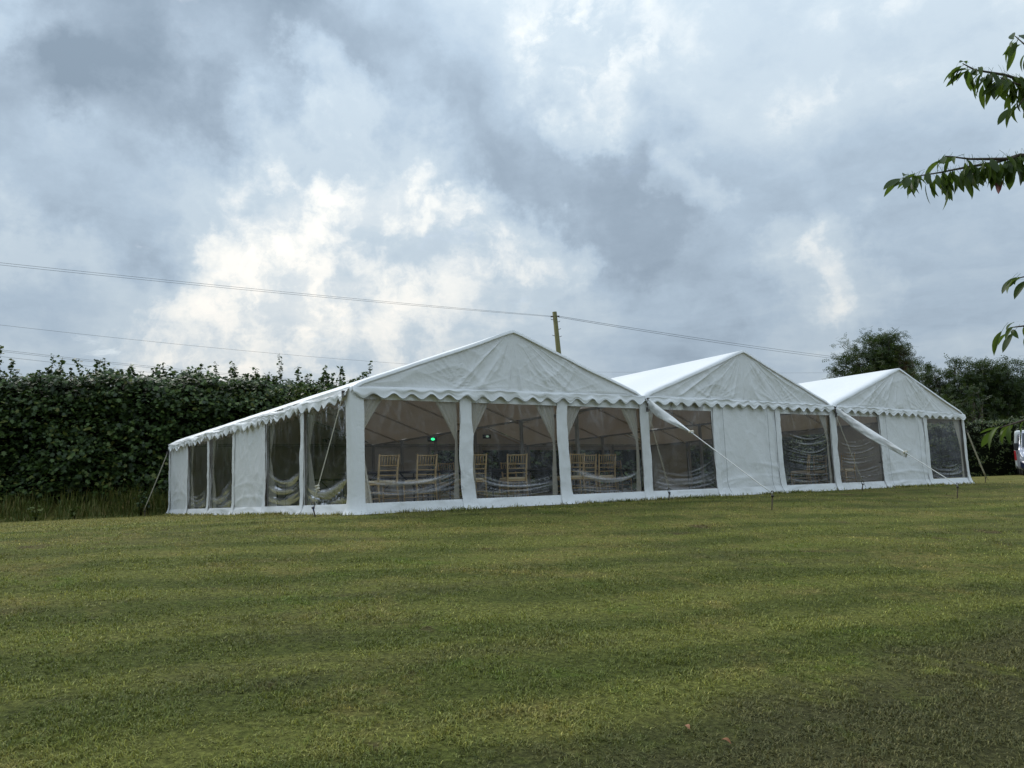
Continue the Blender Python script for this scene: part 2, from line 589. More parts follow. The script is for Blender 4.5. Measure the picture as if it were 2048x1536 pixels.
def grass_color(nt, pos):
    mp = nt.nodes.new('ShaderNodeMapping'); mp.inputs['Rotation'].default_value = (0, 0, -YAW * 0.62)
    nt.links.new(pos, mp.inputs['Vector'])
    st = vmth(nt, 'MULTIPLY', mp.outputs[0], (0.22, 1.0, 1.0))
    streak = noise(nt, st, 2.0, 5, 0.62, dist=0.35)
    sx = nt.nodes.new('ShaderNodeSeparateXYZ'); nt.links.new(mp.outputs[0], sx.inputs[0])
    wob = mth(nt, 'MULTIPLY_ADD', noise(nt, pos, 0.22, 3, 0.5), 1.8, sx.outputs['Y'])
    stripe = mth(nt, 'SINE', mth(nt, 'MULTIPLY', wob, 5.4))
    patch = noise(nt, pos, 0.8, 6, 0.65)
    patch2 = noise(nt, vmth(nt, 'ADD', pos, (31, 7, 0)), 1.1, 6, 0.65)
    small = noise(nt, pos, 6.0, 6, 0.65)
    fine = noise(nt, pos, 34.0, 4, 0.7)
    lv = mth(nt, 'MULTIPLY_ADD', stripe, 0.15, streak)
    base = mixc(nt, maprange(nt, lv, 0.34, 0.66), (0.162, 0.188, 0.047), (0.266, 0.280, 0.075))
    dryw = mth(nt, 'MULTIPLY_ADD', sx.outputs['Y'], 0.012, patch)
    dry = mth(nt, 'MULTIPLY', maprange(nt, dryw, 0.54, 0.78), maprange(nt, small, 0.30, 0.62))
    base = mixc(nt, mth(nt, 'MULTIPLY', dry, 0.75), base, (0.400, 0.335, 0.120))
    lush = mth(nt, 'MULTIPLY', maprange(nt, patch2, 0.54, 0.70), maprange(nt, small, 0.3, 0.6))
    base = mixc(nt, mth(nt, 'MULTIPLY', lush, 0.65), base, (0.160, 0.245, 0.036))
    clip = mth(nt, 'MULTIPLY', maprange(nt, noise(nt, vmth(nt, 'ADD', st, (3, 11, 0)), 1.1, 5, 0.6), 0.48, 0.64),
               maprange(nt, noise(nt, pos, 3.0, 5, 0.6), 0.35, 0.62))
    # thatch of raked clippings on the part of the lawn below the cherry tree
    sp = nt.nodes.new('ShaderNodeSeparateXYZ'); nt.links.new(pos, sp.inputs[0])
    th = mth(nt, 'SUBTRACT', mth(nt, 'MULTIPLY', sp.outputs['X'], 0.62), mth(nt, 'MULTIPLY', sp.outputs['Y'], 0.785))
    th = mth(nt, 'MULTIPLY_ADD', noise(nt, pos, 0.9, 5, 0.6), 1.6, th)
    thatch = mth(nt, 'MULTIPLY', maprange(nt, th, -2.55, -1.75), maprange(nt, noise(nt, pos, 2.4, 5, 0.6), 0.28, 0.5))
    clip = mth(nt, 'MAXIMUM', mth(nt, 'MULTIPLY', clip, 0.40), mth(nt, 'MULTIPLY', thatch, 0.75))
    base = mixc(nt, clip, base, (0.130, 0.120, 0.062))
    soil = mth(nt, 'MULTIPLY', maprange(nt, noise(nt, vmth(nt, 'ADD', pos, (5, 90, 0)), 1.0, 6, 0.65), 0.62, 0.70), 0.75)
    base = mixc(nt, soil, base, (0.165, 0.115, 0.066))
    base = mixc(nt, 1.0, base, ramp(nt, fine, [(0.30, (0.60, 0.62, 0.58)), (0.70, (1.34, 1.30, 1.24))]), 'MULTIPLY')
    return base


M['ground'] = ground_material()


def build_ground():
    k = 125
    t = np.linspace(-1, 1, 2 * k + 1)
    gx = np.sinh(t * 4.4) / math.sinh(4.4) * 700
    ty = np.linspace(-0.62, 1, 230)
    gy = np.sinh(ty * 4.6) / math.sinh(4.6) * 900 + 12
    X, Y = np.meshgrid(gx, gy, indexing='ij')
    Z = ground_z(X, Y)
    o = mesh_np('lawn', np.stack([X, Y, Z], -1).reshape(-1, 3), grid_faces(len(gx), len(gy)), M['ground'])
    tag(o, 'mown grass lawn sloping up to the marquees', kind='structure')
    # grass blades
    pos = []; hgt = []
    bands = [(2.9, 4.6, 8800), (4.6, 6.5, 6000), (6.5, 9.0, 2900), (9.0, 13.0, 1050), (13, 19, 330), (19, 30, 60)]
    for y0, y1, dens in bands:
        xa = 0.69 * y1 + 0.6
        n = int((y1 - y0) * 2 * xa * dens)
        x = RNG.uniform(-xa, xa, n); y = RNG.uniform(y0, y1, n)
        keep = np.abs(x) < 0.69 * y + 0.5
        s = SLINE - (NV[0] * x + NV[1] * y)
        left = DV[0] * (x - A0[0]) + DV[1] * (y - A0[1])
        keep &= (s > 0.03) | (left < -0.12)
        clump = .5 * fbm(x * 3.1, y * 3.1, 41) + .5 * vnoise(x * 14, y * 14, 43)
        keep &= RNG.random(n) < 0.15 + 1.1 * sstep(0.3, 0.6, clump)
        x, y, clump = x[keep], y[keep], clump[keep]
        pos.append(np.stack([x, y, ground_z(x, y) - 0.004], 1))
        hgt.append((0.012 + 0.020 * RNG.random(len(x)) ** 1.6) * (0.55 + 0.9 * clump) * (1 + 0.035 * (y0 - 3)))
    pos = np.concatenate(pos); h = np.concatenate(hgt)
    n = len(pos)
    # longer uncut fringe against the skirts
    m = 16000
    u = RNG.uniform(-0.2, 9 * PW + .2, m); q = 0.04 + RNG.exponential(0.07, m)
    side = RNG.random(m) < 0.30
    fx = np.where(side, A0[0] - DV[0] * q + NV[0] * u * .68, A0[0] + DV[0] * u - NV[0] * q)
    fy = np.where(side, A0[1] - DV[1] * q + NV[1] * u * .68, A0[1] + DV[1] * u - NV[1] * q)
    keep = RNG.random(m) < sstep(0.35, 0.6, fbm(u * .6 + side * 40, q * 0, 77)) + 0.12
    fx, fy = fx[keep], fy[keep]
    pos = np.concatenate([pos, np.stack([fx, fy, ground_z(fx, fy) - 0.01], 1)])
    h = np.concatenate([h, RNG.uniform(0.04, 0.11, len(fx))])
    n = len(pos)
    az = RNG.uniform(0, 2 * np.pi, n); lean = np.clip(RNG.normal(0.98, 0.36, n), 0.05, 1.45)
    dirh = np.stack([np.cos(az), np.sin(az)], 1)
    perp = np.stack([-np.sin(az), np.cos(az)], 1)
    wd = (0.0016 + 0.0016 * RNG.random(n)) * (0.8 + 0.10 * pos[:, 1])
    base_l = pos.copy(); base_l[:, :2] -= perp * wd[:, None]
    base_r = pos.copy(); base_r[:, :2] += perp * wd[:, None]
    mid = pos.copy(); mid[:, :2] += dirh * (np.sin(lean * 0.6) * h * 0.55)[:, None]; mid[:, 2] += np.cos(lean * 0.6) * h * 0.6
    ml = mid.copy(); ml[:, :2] -= perp * (wd * .8)[:, None]
    mr = mid.copy(); mr[:, :2] += perp * (wd * .8)[:, None]
    tip = mid.copy(); tip[:, :2] += dirh * (np.sin(lean * 1.25) * h * 0.7)[:, None]; tip[:, 2] += np.cos(lean * 1.25) * h * 0.5
    V = np.stack([base_l, base_r, mr, ml, tip], 1).reshape(-1, 3)
    i = np.arange(n)[:, None] * 5
    F = np.concatenate([i + np.array([[0, 1, 2]]), i + np.array([[0, 2, 3]]), i + np.array([[3, 2, 4]])])
    mt, nt, out = new_mat('grass_blades')
    geo = nt.nodes.new('ShaderNodeNewGeometry')
    c = grass_color(nt, geo.outputs['Position'])
    rnd = attr_node(nt, 'rnd').outputs['Fac']
    c = mixc(nt, 1.0, c, ramp(nt, rnd, [(0.0, (0.62, 0.68, 0.6)), (0.5, (1.05, 1.08, 0.95)), (0.86, (1.35, 1.28, 1.15)), (0.97, (1.6, 1.5, 1.35)), (1.0, (2.6, 2.4, 2.3))]), 'MULTIPLY')
    p = principled(nt, c, 0.6, 0, 0.25)
    t = nt.nodes.new('ShaderNodeBsdfTranslucent'); nt.links.new(c, t.inputs['Color'])
    mx = nt.nodes.new('ShaderNodeMixShader'); mx.inputs[0].default_value = 0.25
    nt.links.new(p.outputs[0], mx.inputs[1]); nt.links.new(t.outputs[0], mx.inputs[2])
    nt.links.new(mx.outputs[0], out.inputs['Surface'])
    o = mesh_np('grass', V, F, mt, None, False, {'rnd': np.repeat(RNG.random(n), 5)})
    tag(o, 'short dry mown grass blades covering the lawn', 'grass', kind='stuff')


build_ground()

# ------------------------------------------------------------------ marquees
EZ = {0: -0.03, 1: -0.005, 2: 0.02, 3: 0.04, 4: 0.045, 5: 0.035, 6: 0.03, 7: 0.01, 8: -0.02, 9: -0.07}   # eave height at each post


def eave_front(u):
    k = u / PW
    return HE + np.interp(k, list(EZ.keys()), list(EZ.values()))


def t2w(u, v, z=0.0):
    p = A0 + DV * u + NV * v
    return np.array([p[0], p[1], z])


def skirt_z(u, v):
    p = A0[None] + np.outer(np.ravel(u), DV) + np.outer(np.ravel(v), NV)
    return ground_z(p[:, 0], p[:, 1]).reshape(np.shape(u))


class Marq:
    def __init__(self, k, label):
        self.k = k
        self.u0 = 3 * PW * k
        p = t2w(self.u0, 0)
        self.root = empty('marquee', p, YAW, label, 'marquee', 'linked marquees')

    def loc(self, u, v, z):
        """marquee-row coordinates to this marquee's own"""
        return np.stack([np.asarray(u, float) - self.u0, np.asarray(v, float), np.asarray(z, float)], -1)


def wall_wrinkle(s, z, w, H, seed, kind, crumple=False):
    """outward displacement and crease mask of one wall sheet; s, z in metres"""
    c = s / w - 0.5
    d = 0.020 * (fbm(s * 1.1, z * 0.7, seed) - 0.5) * 2
    cr = np.zeros_like(s)
    if kind == 'pane':
        rs = np.random.default_rng(seed)
        # long swags hung from the two posts, sagging between them
        x = c + 0.5
        N = int(rs.integers(15, 19)) if crumple else int(rs.integers(7, 10))
        top_l = rs.uniform(1.2, 1.7) if crumple else rs.uniform(.55, 1.05)
        top_r = rs.uniform(1.2, 1.8) if crumple else rs.uniform(.55, 1.05)
        sk = rs.uniform(.7, 1.4)
        for i in range(N):
            f_ = (i + rs.uniform(.1, .9)) / N
            h1 = .22 + (top_l - .22) * f_; h2 = .22 + (top_r - .22) * f_
            sag = (0.10 + 0.30 * f_) * rs.uniform(.8, 1.15)
            xs = x ** sk
            zz = h1 * (1 - x) + h2 * x - sag * 4 * xs * (1 - xs) * .75 + 0.012 * np.sin(x * 7 + i * 2)
            x0 = rs.choice([0.0, 0.0, rs.uniform(0, .45)]); x1 = rs.choice([1.0, 1.0, rs.uniform(.55, 1.0)])
            gate = sstep(x0, x0 + .3, x + .02) * sstep(x1, x1 - .3, x - .02)
            wd = rs.uniform(0.007, 0.015) if crumple or rs.random() < .5 else rs.uniform(0.016, 0.032)
            wd = wd * (0.35 + 0.9 * gate) * (1 + .35 * np.sin(x * 5 + i))
            g = np.exp(-np.abs((z - zz) / wd) ** 2.2) * gate
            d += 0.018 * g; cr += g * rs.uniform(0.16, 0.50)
            d -= 0.014 * np.exp(-((z - zz + 2.4 * wd) / (wd * 1.8)) ** 2) * gate
        # fans of short folds under the top rail
        for fx in (rs.uniform(-.42, -.2), rs.uniform(-.1, .15), rs.uniform(.2, .42)):
            r = H + 0.05 - z; th = np.arctan2((c - fx) * w, r)
            fold = ridge(th * 8.5 + seed, r * 0.5 + fx * 9, seed + 5, 8.0)
            gate = sstep(0.95, 0.2, r) * sstep(0.9, 0.4, np.abs(th))
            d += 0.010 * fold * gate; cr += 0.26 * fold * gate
        # corner pulls at the foot
        for sx in (-0.5, 0.5):
            r = np.hypot((c - sx) * w, z - 0.18); th = np.arctan2(z - 0.1, np.abs(c - sx) * w + 1e-4)
            fold = ridge(th * 7.5 + seed * .3, r * 0.8, seed + 31, 8.0) * sstep(0.8, 0.2, r) * sstep(0.03, .25, np.abs(c - sx) * w)
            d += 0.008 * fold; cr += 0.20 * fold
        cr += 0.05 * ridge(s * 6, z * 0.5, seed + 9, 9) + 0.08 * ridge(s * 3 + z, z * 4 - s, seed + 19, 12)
    else:
        d += 0.030 * (ridge(s * 0.9 + z * 0.35, z * 0.6, seed + 2, 2.0) - 0.4)
        d += 0.009 * ridge(s * 3.0 - z * .6, z * 2.2 + s, seed + 3, 3.0)
        for i in range(5):
            q = z + 0.25 * (c ** 2) * 4 * (0.3 + 0.2 * i)
            d += 0.010 * ridge(s * 0.5 + i, q * 3.5, seed + 11 + i, 4) * sstep(1.2, 0.3, z)
    return d, np.clip(cr, 0, 0.75)


def wall_bay(mq, p0, p1, outward, kind, seed, res=1.0, bl=0.12, br=0.12, fine=True, crumple=False):
    """one wall panel between two posts; p0, p1 in row coordinates (u, v)"""
    p0 = np.array(p0, float); p1 = np.array(p1, float)
    w = np.linalg.norm(p1 - p0); dr = (p1 - p0) / w
    outward = np.array(outward, float)
    zb = 0.17
    ztop = lambda u, v: np.where(v < 0.01, eave_front(u), HE + EZ.get(3 * mq.k, 0) * 0) - 0.02

    def sheet(name, s0, s1, z0, z1, mat, kd, parent, off=0.0, ns=None, nz=None, flare=False):
        ns = ns or max(3, int((s1 - s0) * 34 * res)); nz = nz or max(3, int((z1 - z0) * 30 * res))
        s, zf = np.meshgrid(np.linspace(s0, s1, ns), np.linspace(0, 1, nz), indexing='ij')
        u = p0[0] + dr[0] * s; v = p0[1] + dr[1] * s
        zt = ztop(u, v)
        z = z0 + zf * (np.minimum(z1, zt) - z0)
        d, cr = wall_wrinkle(s, z, w, HE, seed, kd if fine else 'flat', crumple)
        pin = sstep(0, 0.1, np.minimum(s, w - s)) * 0.8 + 0.2
        d = d * pin + off
        if flare:
            gz = skirt_z(u, v)
            k = (1 - zf) ** 2
            d = d * zf + 0.010 + (0.055 + 0.05 * vnoise(s * 2.2 + seed, 0 * s, seed)) * (1 - zf)
            z = z + gz * (1 - zf) + 0.004
        u = u + outward[0] * d; v = v + outward[1] * d
        at_ = {'crease_glint': cr.ravel()} if kd == 'pane' else None
        return mesh_np(name, mq.loc(u, v, z).reshape(-1, 3), grid_faces(ns, nz), mat, parent, True, at_)

    if kind == 'solid':
        o = sheet('wall_panel', 0.0, w, zb, HE + .1, M['fabric'], 'solid', mq.root)
    else:
        o = sheet('window_frame', 0.0, bl, zb, HE + .1, M['fabric'], 'solid', mq.root)
        sheet('frame_strip', w - br, w, zb, HE + .1, M['fabric'], 'solid', o)
        sheet('frame_strip', bl, w - br, HE - 0.235, HE + .1, M['fabric'], 'solid', o, off=0.002, nz=6)
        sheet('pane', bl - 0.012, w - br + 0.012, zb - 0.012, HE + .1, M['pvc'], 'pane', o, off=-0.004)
    sheet('skirt', 0.0, w, 0.0, zb, M['fabric'], 'solid', o, nz=9, flare=True)
    return o


def seam_cover(mq, p, outward, along, wd, seed, z1):
    """flap that covers a joint between two wall panels, flaring at the foot"""
    nz, ns = 50, 9
    s, zf = np.meshgrid(np.linspace(-1, 1, ns), np.linspace(0, 1, nz), indexing='ij')
    z = zf * z1
    wv = wd * (1 + 0.26 * (vnoise(z * 3, s * 0 + seed, seed) - .5) + 0.22 * np.exp(-z / 0.14)) + 0.012 * (vnoise(z * 6 + 3, s * 2, seed + 4) - .5)
    off = 0.016 + 0.014 * ridge(s * 1.5, z * 3.5, seed, 2) + 0.012 * fbm(s * 2, z * 5, seed) + 0.115 * np.exp(-z / 0.09)
    shift = 0.05 * (vnoise(z * 1.3, 0 * s, seed + 8) - .5)
    u = p[0] + along[0] * (s * wv / 2 + shift) + outward[0] * off
    v = p[1] + along[1] * (s * wv / 2 + shift) + outward[1] * off
    z = z + skirt_z(u, v) * (1 - zf) + 0.006 * (1 - zf)
    return mesh_np('joint_cover', mq.loc(u, v, z).reshape(-1, 3), grid_faces(ns, nz), M['fabric'], mq.root)


def valance(mq, p0, p1, outward, seed, topz, tuck=0.045):
    p0 = np.array(p0, float); p1 = np.array(p1, float)
    w = np.linalg.norm(p1 - p0); dr = (p1 - p0) / w
    per = PW / 6
    ns, nz = int(w / per * 18) + 1, 12
    s, t = np.meshgrid(np.linspace(0, w, ns), np.linspace(0, 1, nz), indexing='ij')
    u = p0[0] + dr[0] * s; v = p0[1] + dr[1] * s
    zt = topz(u, v)
    ph = s / per * 2 * np.pi
    ph = ph + 0.35 * (vnoise(s * 0.9, 0 * s, seed + 5) - .5)
    low = 0.172 + (0.047 + 0.014 * (vnoise(s * 1.4, 0 * s, seed + 9) - .5)) * np.sin(ph - np.pi / 2) + 0.020 * (vnoise(s * 1.1, 0 * s, seed) - .5)
    z = zt + 0.015 - t * low
    off = 0.055 + 0.02 * t + t * 0.022 * np.sin(ph * 0.5 + 3 * vnoise(s * .8, 0 * s, seed)) + 0.022 * ridge(s * 1.6, t * 1.3 + s * .1, seed, 3) \
        + 0.018 * ridge(s * 0.7, t * 2.6, seed + 3, 4)
    off = off - tuck * (1 - sstep(0, 0.12, t))
    uu = u + outward[0] * off; vv = v + outward[1] * off
    o = mesh_np('valance', mq.loc(uu, vv, z).reshape(-1, 3), grid_faces(ns, nz), M['fabric'], mq.root)
    # sewn edge binding
    e = np.stack([uu[:, -1], vv[:, -1], z[:, -1]], 1)
    b = []
    for dz, do in ((-0.006, 0.002), (0.007, 0.004)):
        b.append(mq.loc(e[:, 0] + outward[0] * do, e[:, 1] + outward[1] * do, e[:, 2] + dz))
    mesh_np('edge_binding', np.stack(b, 1).reshape(-1, 3), grid_faces(ns, 2), M['binding'], o)
    return o


def gable(mq, v, outv, seed, dzp):
    nx, nt = (170, 76) if v < 0.1 else (50, 24)
    s, t = np.meshgrid(np.linspace(-1, 1, nx), np.linspace(0, 1, nt), indexing='ij')
    um = mq.u0 + 1.5 * PW
    u = um + s * (1 - t) * 1.5 * PW
    ze = eave_front(um + s * 1.5 * PW) if v < 0.1 else HE + 0 * s
    zp = HE + RISE + dzp
    zpk = ze * (1 - t) + zp * t
    x = (u - um); r = np.hypot(x, zp + .02 - zpk); th = np.arctan2(x, zp + .05 - zpk)
    env = sstep(0, 0.12, 1 - np.abs(s)) * sstep(0, .06, t) * sstep(1, .9, t)
    d = 0.030 * (ridge(th * 4.2 + seed, r * 0.35, seed, 5) - 0.2) * sstep(0.1, 0.9, r)
    d += 0.013 * ridge(th * 9 + seed * 2, r * 0.5, seed + 1, 7) * sstep(0.1, 0.6, r)
    d += 0.018 * (ridge(x * 0.8 + zpk * 0.9, zpk * 1.1 - x * .5, seed + 4, 4) - .3)
    d += 0.006 * ridge(x * 2.6 - zpk * 3.0, zpk * 2.0 + x * 1.4, seed + 6, 6)
    # pleats pulled from the post heads and the eave corners
    for ux in (-1.5 * PW, -0.5 * PW, 0.5 * PW, 1.5 * PW):
        rr = np.hypot(x - ux, zpk - HE); tt = np.arctan2(zpk - HE, x - ux)
        d += 0.017 * ridge(tt * 5.5 + seed, rr * .4, seed + 13, 7) * sstep(1.5, 0.05, rr)
    d = d * env + 0.02
    vv = v + outv * d
    mesh_np('gable', mq.loc(u, vv + 0 * u, zpk).reshape(-1, 3), grid_faces(nx, nt), M['fabric'], mq.root)


def roof(mq, dzp, sag=0.10):
    um = mq.u0 + 1.5 * PW
    for side in (-1, 1):
        nt, ny = 30, 97
        t, v = np.meshgrid(np.linspace(0, 1, nt), np.linspace(-0.03, LEN + 0.03, ny), indexing='ij')
        ue = um + side * (1.5 * PW + (0.05 if (mq.k == 0 and side < 0) or (mq.k == 2 and side > 0) else 0.0))
        u = ue + (um - ue) * t
        fr = np.clip(v / LEN, 0, 1)
        e0 = float(eave_front(np.clip(ue, 0, 9 * PW)))
        ze = e0 * (1 - fr) + HE * fr + 0.03
        zp = HE + RISE + dzp * (1 - fr) + 0.03
        ph = (v / SW) % 1.0
        sg = sag * np.sin(np.pi * ph) ** 1.5
        amp = sg * (0.55 + 0.45 * np.sin(np.pi * t)) * sstep(1.0, 0.75, t)
        z = ze + (zp - ze) * t - amp
        z += 0.012 * (ridge(v * 0.8 + t * 2, t * 4 + v * .3, 5 + side + mq.k * 3, 2) - .4) * sstep(0, .1, 1 - t)
        z -= 0.012 * sstep(0.93, 1.0, t) ** 2
        z -= 0.05 * sstep(0.09, 0.0, t) ** 1.5
        v = np.where(v < 0, -0.062, v)
        v[:, 1] = -0.058; z[:, 1] = z[:, 2]
        z[:, 0] = z[:, 2] - 0.055
        mesh_np('roof_sheet', mq.loc(u, v, z).reshape(-1, 3), grid_faces(nt, ny), M['roof'], mq.root)


def frame(mq):
    um = 1.5 * PW; r = 0.028
    sides = ([0.0] if mq.k == 0 else []) + [3 * PW]
    for x in sides:
        for j in range(7):
            xx = x + (0.06 if x == 0 else (-0.06 if mq.k == 2 else 0.0))
            yy = 0.07 if j == 0 else (LEN - 0.07 if j == 6 else j * SW)
            MB().box((xx - .035, yy - .035, 0), (xx + .035, yy + .035, HE - 0.04)).build('post', M['alu'], mq.root)
    for x in (PW, 2 * PW):
        for y in (0.07, LEN - 0.07):
            MB().box((x - .03, y - .03, 0), (x + .03, y + .03, HE - 0.03)).build('post', M['alu'], mq.root)
    for j in range(7):
        yy = 0.07 if j == 0 else (LEN - 0.07 if j == 6 else j * SW)
        for sx in (-1, 1):
            MB().bar((um + sx * 1.46 * PW, yy, HE - 0.10), (um, yy, HE + RISE - 0.13), 0.035, 0.04).build('rafter', M['lining'], mq.root)
    for x in sides:
        xx = x + (0.06 if x == 0 else -0.06)
        MB().bar((xx, 0.05, HE - 0.06), (xx, LEN - 0.05, HE - 0.06), 0.05, 0.05).build('eave_beam', M['alu'], mq.root)
    for y in (0.07, LEN - .07):
        MB().bar((0.08, y, HE - 0.075), (3 * PW - 0.08, y, HE - 0.075), 0.05, 0.05).build('eave_beam', M['alu'], mq.root)
    MB().bar((um, 0.05, HE + RISE - 0.12), (um, LEN - 0.05, HE + RISE - 0.12), 0.05, 0.05).build('ridge_beam', M['alu'], mq.root)


def curtain(mq, p, along, outward, sgn, seed, top=0.36, foot=0.14, tie=0.60):
    """tied-back drape inside a window: wide at the rail, gathered at the tie, loose below"""
    nz, ns = 46, 26
    s, zf = np.meshgrid(np.linspace(0, 1, ns), np.linspace(0, 1, nz), indexing='ij')
    z = 0.03 + zf * (HE - 0.10)
    wd = np.where(zf > tie, 0.05 + (top - 0.05) * ((zf - tie) / (1 - tie)) ** 1.15,
                  0.05 + foot * ((tie - zf) / tie) ** 0.9)
    x = (0.04 + s * wd) * sgn
    d = 0.060 + 0.018 * np.sin(s * 22 + seed + 2 * vnoise(z * 2, s * 3, seed)) * (0.4 + 0.6 * np.abs(zf - tie) / 0.5) + 0.02 * vnoise(s * 4, z * 3, seed)
    u = p[0] + along[0] * x - outward[0] * d
    v = p[1] + along[1] * x - outward[1] * d
    mesh_np('curtain', mq.loc(u, v, z).reshape(-1, 3), grid_faces(ns, nz), M['curtain'], mq.root)


LBL = ['white marquee with three clear curtained front windows, at the tall leafy hedge end',
       'white linked marquee between the other two, with one wide solid front panel between clear windows',
       'white linked marquee at the end of the row by the parked vans']
FRONT = ['window', 'window', 'window', 'window', 'solid', 'window', 'window', 'solid', 'window']
SIDE = ['window', 'window', 'solid', 'window', 'window', 'solid']
DZP = [-0.015, 0.04, -0.03]
MQ = [Marq(k, LBL[k]) for k in range(3)]
for k, mq in enumerate(MQ):
    roof(mq, DZP[k])
    gable(mq, 0.0, -1, 21 + 7 * k, DZP[k])
    gable(mq, LEN, 1, 61 + 7 * k, 0.0)
    valance(mq, (mq.u0, 0), (mq.u0 + 3 * PW, 0), (0, -1), 5 + k, lambda u, v: eave_front(u))
    for j in range(3):
        i = 3 * k + j
        wall_bay(mq, (i * PW, 0), ((i + 1) * PW, 0), (0, -1), FRONT[i], 101 + 3 * i, 1.65 if FRONT[i] == 'window' else 1.2, crumple=i in (5, 6))
        wall_bay(mq, (i * PW, LEN), ((i + 1) * PW, LEN), (0, 1), 'window' if i in (4, 5, 6, 7, 8) else 'solid', 201 + i, 0.4)
    frame(mq)
for j in range(6):
    wall_bay(MQ[0], (0, j * SW), (0, (j + 1) * SW), (-1, 0), SIDE[j], 301 + j, 1.0)
    wall_bay(MQ[2], (9 * PW, j * SW), (9 * PW, (j + 1) * SW), (1, 0), 'window' if j in (0, 2, 4) else 'solid', 401 + j, 0.4)


def side_top(u, v):
    fr = np.clip(v / LEN, 0, 1); ph = (v / SW) % 1.0
    return (HE + EZ[0]) * (1 - fr) + HE * fr + 0.03 - 0.05 - 0.10 * 0.55 * np.sin(np.pi * ph) ** 1.5 - 0.018


valance(MQ[0], (0, 0), (0, LEN), (-1, 0), 15, side_top, 0.012)
valance(MQ[2], (9 * PW, 0), (9 * PW, LEN), (1, 0), 16, lambda u, v: HE + EZ[9] * (1 - v / LEN))

for i in range(1, 9):
    if i in (3, 6): wd = 0.24
    elif i in (1, 2): wd = 0.27
    else: wd = 0.20
    seam_cover(MQ[min(2, i // 3)], (i * PW, 0), (0, -1), (1, 0), wd, 30 + i, HE - 0.03)


def corner_wrap(mq, hx, hy, seed):
    """one smooth flap folded round the outer corner post"""
    path = [(hx, -.0), (hx * .5, -.006), (.06, -.008), (.02, -.002), (0, .02), (-.008, .06), (-.006, hy * .5), (0, hy)]
    nz = 50; n = len(path)
    zf = np.linspace(0, 1, nz)
    P = []
    for i, (x, y) in enumerate(path):
        z = zf * (HE - .04)
        k = 0.03 + 0.012 * vnoise(z * 2.5, i * .6 + 0 * z, seed) + 0.11 * np.exp(-z / .10)
        ox, oy = (-.7, -.7) if 2 < i < 5 else ((0, -1) if i <= 2 else (-1, 0))
        wob = 0.012 * (vnoise(z * 3, i * .9 + 0 * z, seed + 2) - .5)
        x_ = x + ox * k + wob; y_ = y + oy * k
        P.append(np.stack([x_, y_, z + skirt_z(x_, y_) * (1 - zf) + .006 * (1 - zf)], -1))
    mesh_np('corner_cover', np.array(P).reshape(-1, 3), grid_faces(n, nz), M['fabric'], mq.root)


corner_wrap(MQ[0], .22, .14, 51)
seam_cover(MQ[2], (9 * PW - 0.06, 0), (0, -1), (1, 0), 0.14, 53, HE - 0.09)
for j in range(1, 6):
    seam_cover(MQ[0], (0, j * SW), (-1, 0), (0, 1), 0.20, 70 + j, HE - 0.05)
seam_cover(MQ[0], (0, LEN - .05), (-1, 0), (0, 1), 0.20, 79, HE - 0.05)

# zip tapes on the solid door panels
for k, us in ((1, (4.09 * PW, 4.80 * PW, 4.93 * PW)), (2, (7.80 * PW, 7.06 * PW))):
    for q in us:
        nz = 40
        z = np.linspace(0.05, HE - 0.12, nz)
        dx = 0.02 * (vnoise(z * 2.5, q + 0 * z, 5) - .5) + 0.05 * np.exp(-z / .15)
        V = np.concatenate([MQ[k].loc(q + dx + e, -0.062 - 0.02 * vnoise(z * 3, q + 0 * z, 7) - 0.11 * np.exp(-z / .10), z) for e in (-.006, .006)])
        F = np.array([[i, i + 1, nz + i + 1, nz + i] for i in range(nz - 1)])
        mesh_np('zip_tape', V, F, M['zip'], MQ[k].root)

# curtains: front windows of the first marquee, its side windows, a few further along
for i, (a, b) in enumerate(((1, 1), (1, 1), (1, 1))):
    curtain(MQ[0], (i * PW + 0.10, 0), (1, 0), (0, -1), 1, 5 + i, 0.58 if i == 0 else 0.54, 0.24 if i == 0 else 0.05, 0.60)
    curtain(MQ[0], ((i + 1) * PW - 0.10, 0), (1, 0), (0, -1), -1, 15 + i, 0.56, 0.07, 0.58)
for j in (0, 1, 3, 4):
    curtain(MQ[0], (0, j * SW + 0.10), (0, 1), (-1, 0), 1, 25 + j, 0.34, 0.05, 0.58)
    curtain(MQ[0], (0, (j + 1) * SW - 0.08), (0, 1), (-1, 0), -1, 35 + j, 0.40, 0.42, 0.56)
curtain(MQ[1], (3 * PW + 0.10, 0), (1, 0), (0, -1), 1, 45, 0.30, 0.03, 0.62)
curtain(MQ[1], (6 * PW - 0.10, 0), (1, 0), (0, -1), -1, 46, 0.36, 0.03, 0.58)
curtain(MQ[2], (6 * PW + 0.10, 0), (1, 0), (0, -1), 1, 47, 0.30, 0.03, 0.62)
curtain(MQ[2], (9 * PW - 0.10, 0), (1, 0), (0, -1), -1, 48, 0.34, 0.05, 0.45)

# matting laid inside
o = MB().box((-0.0 + .14, .14, 0.004), (9 * PW - .14, LEN - .14, 0.02)).build('floor_matting', M['floor'])
o.location = t2w(0, 0); o.rotation_euler = (0, 0, YAW)
tag(o, 'dark matting laid over the grass inside the marquees', kind='structure')


# ------------------------------------------------------------------ guy ropes, gutter sheets
def ribbon(mb, p, q, w, sag=0.0, n=10, t=0.004, side=None):
    p = np.asarray(p, float); q = np.asarray(q, float)
    pts = [p + (q - p) * k / n - np.array([0, 0, sag * math.sin(math.pi * k / n)]) for k in range(n + 1)]
    mb.tube(pts, w / 2, 6, True, flat=max(0.12, t / w))
    return mb


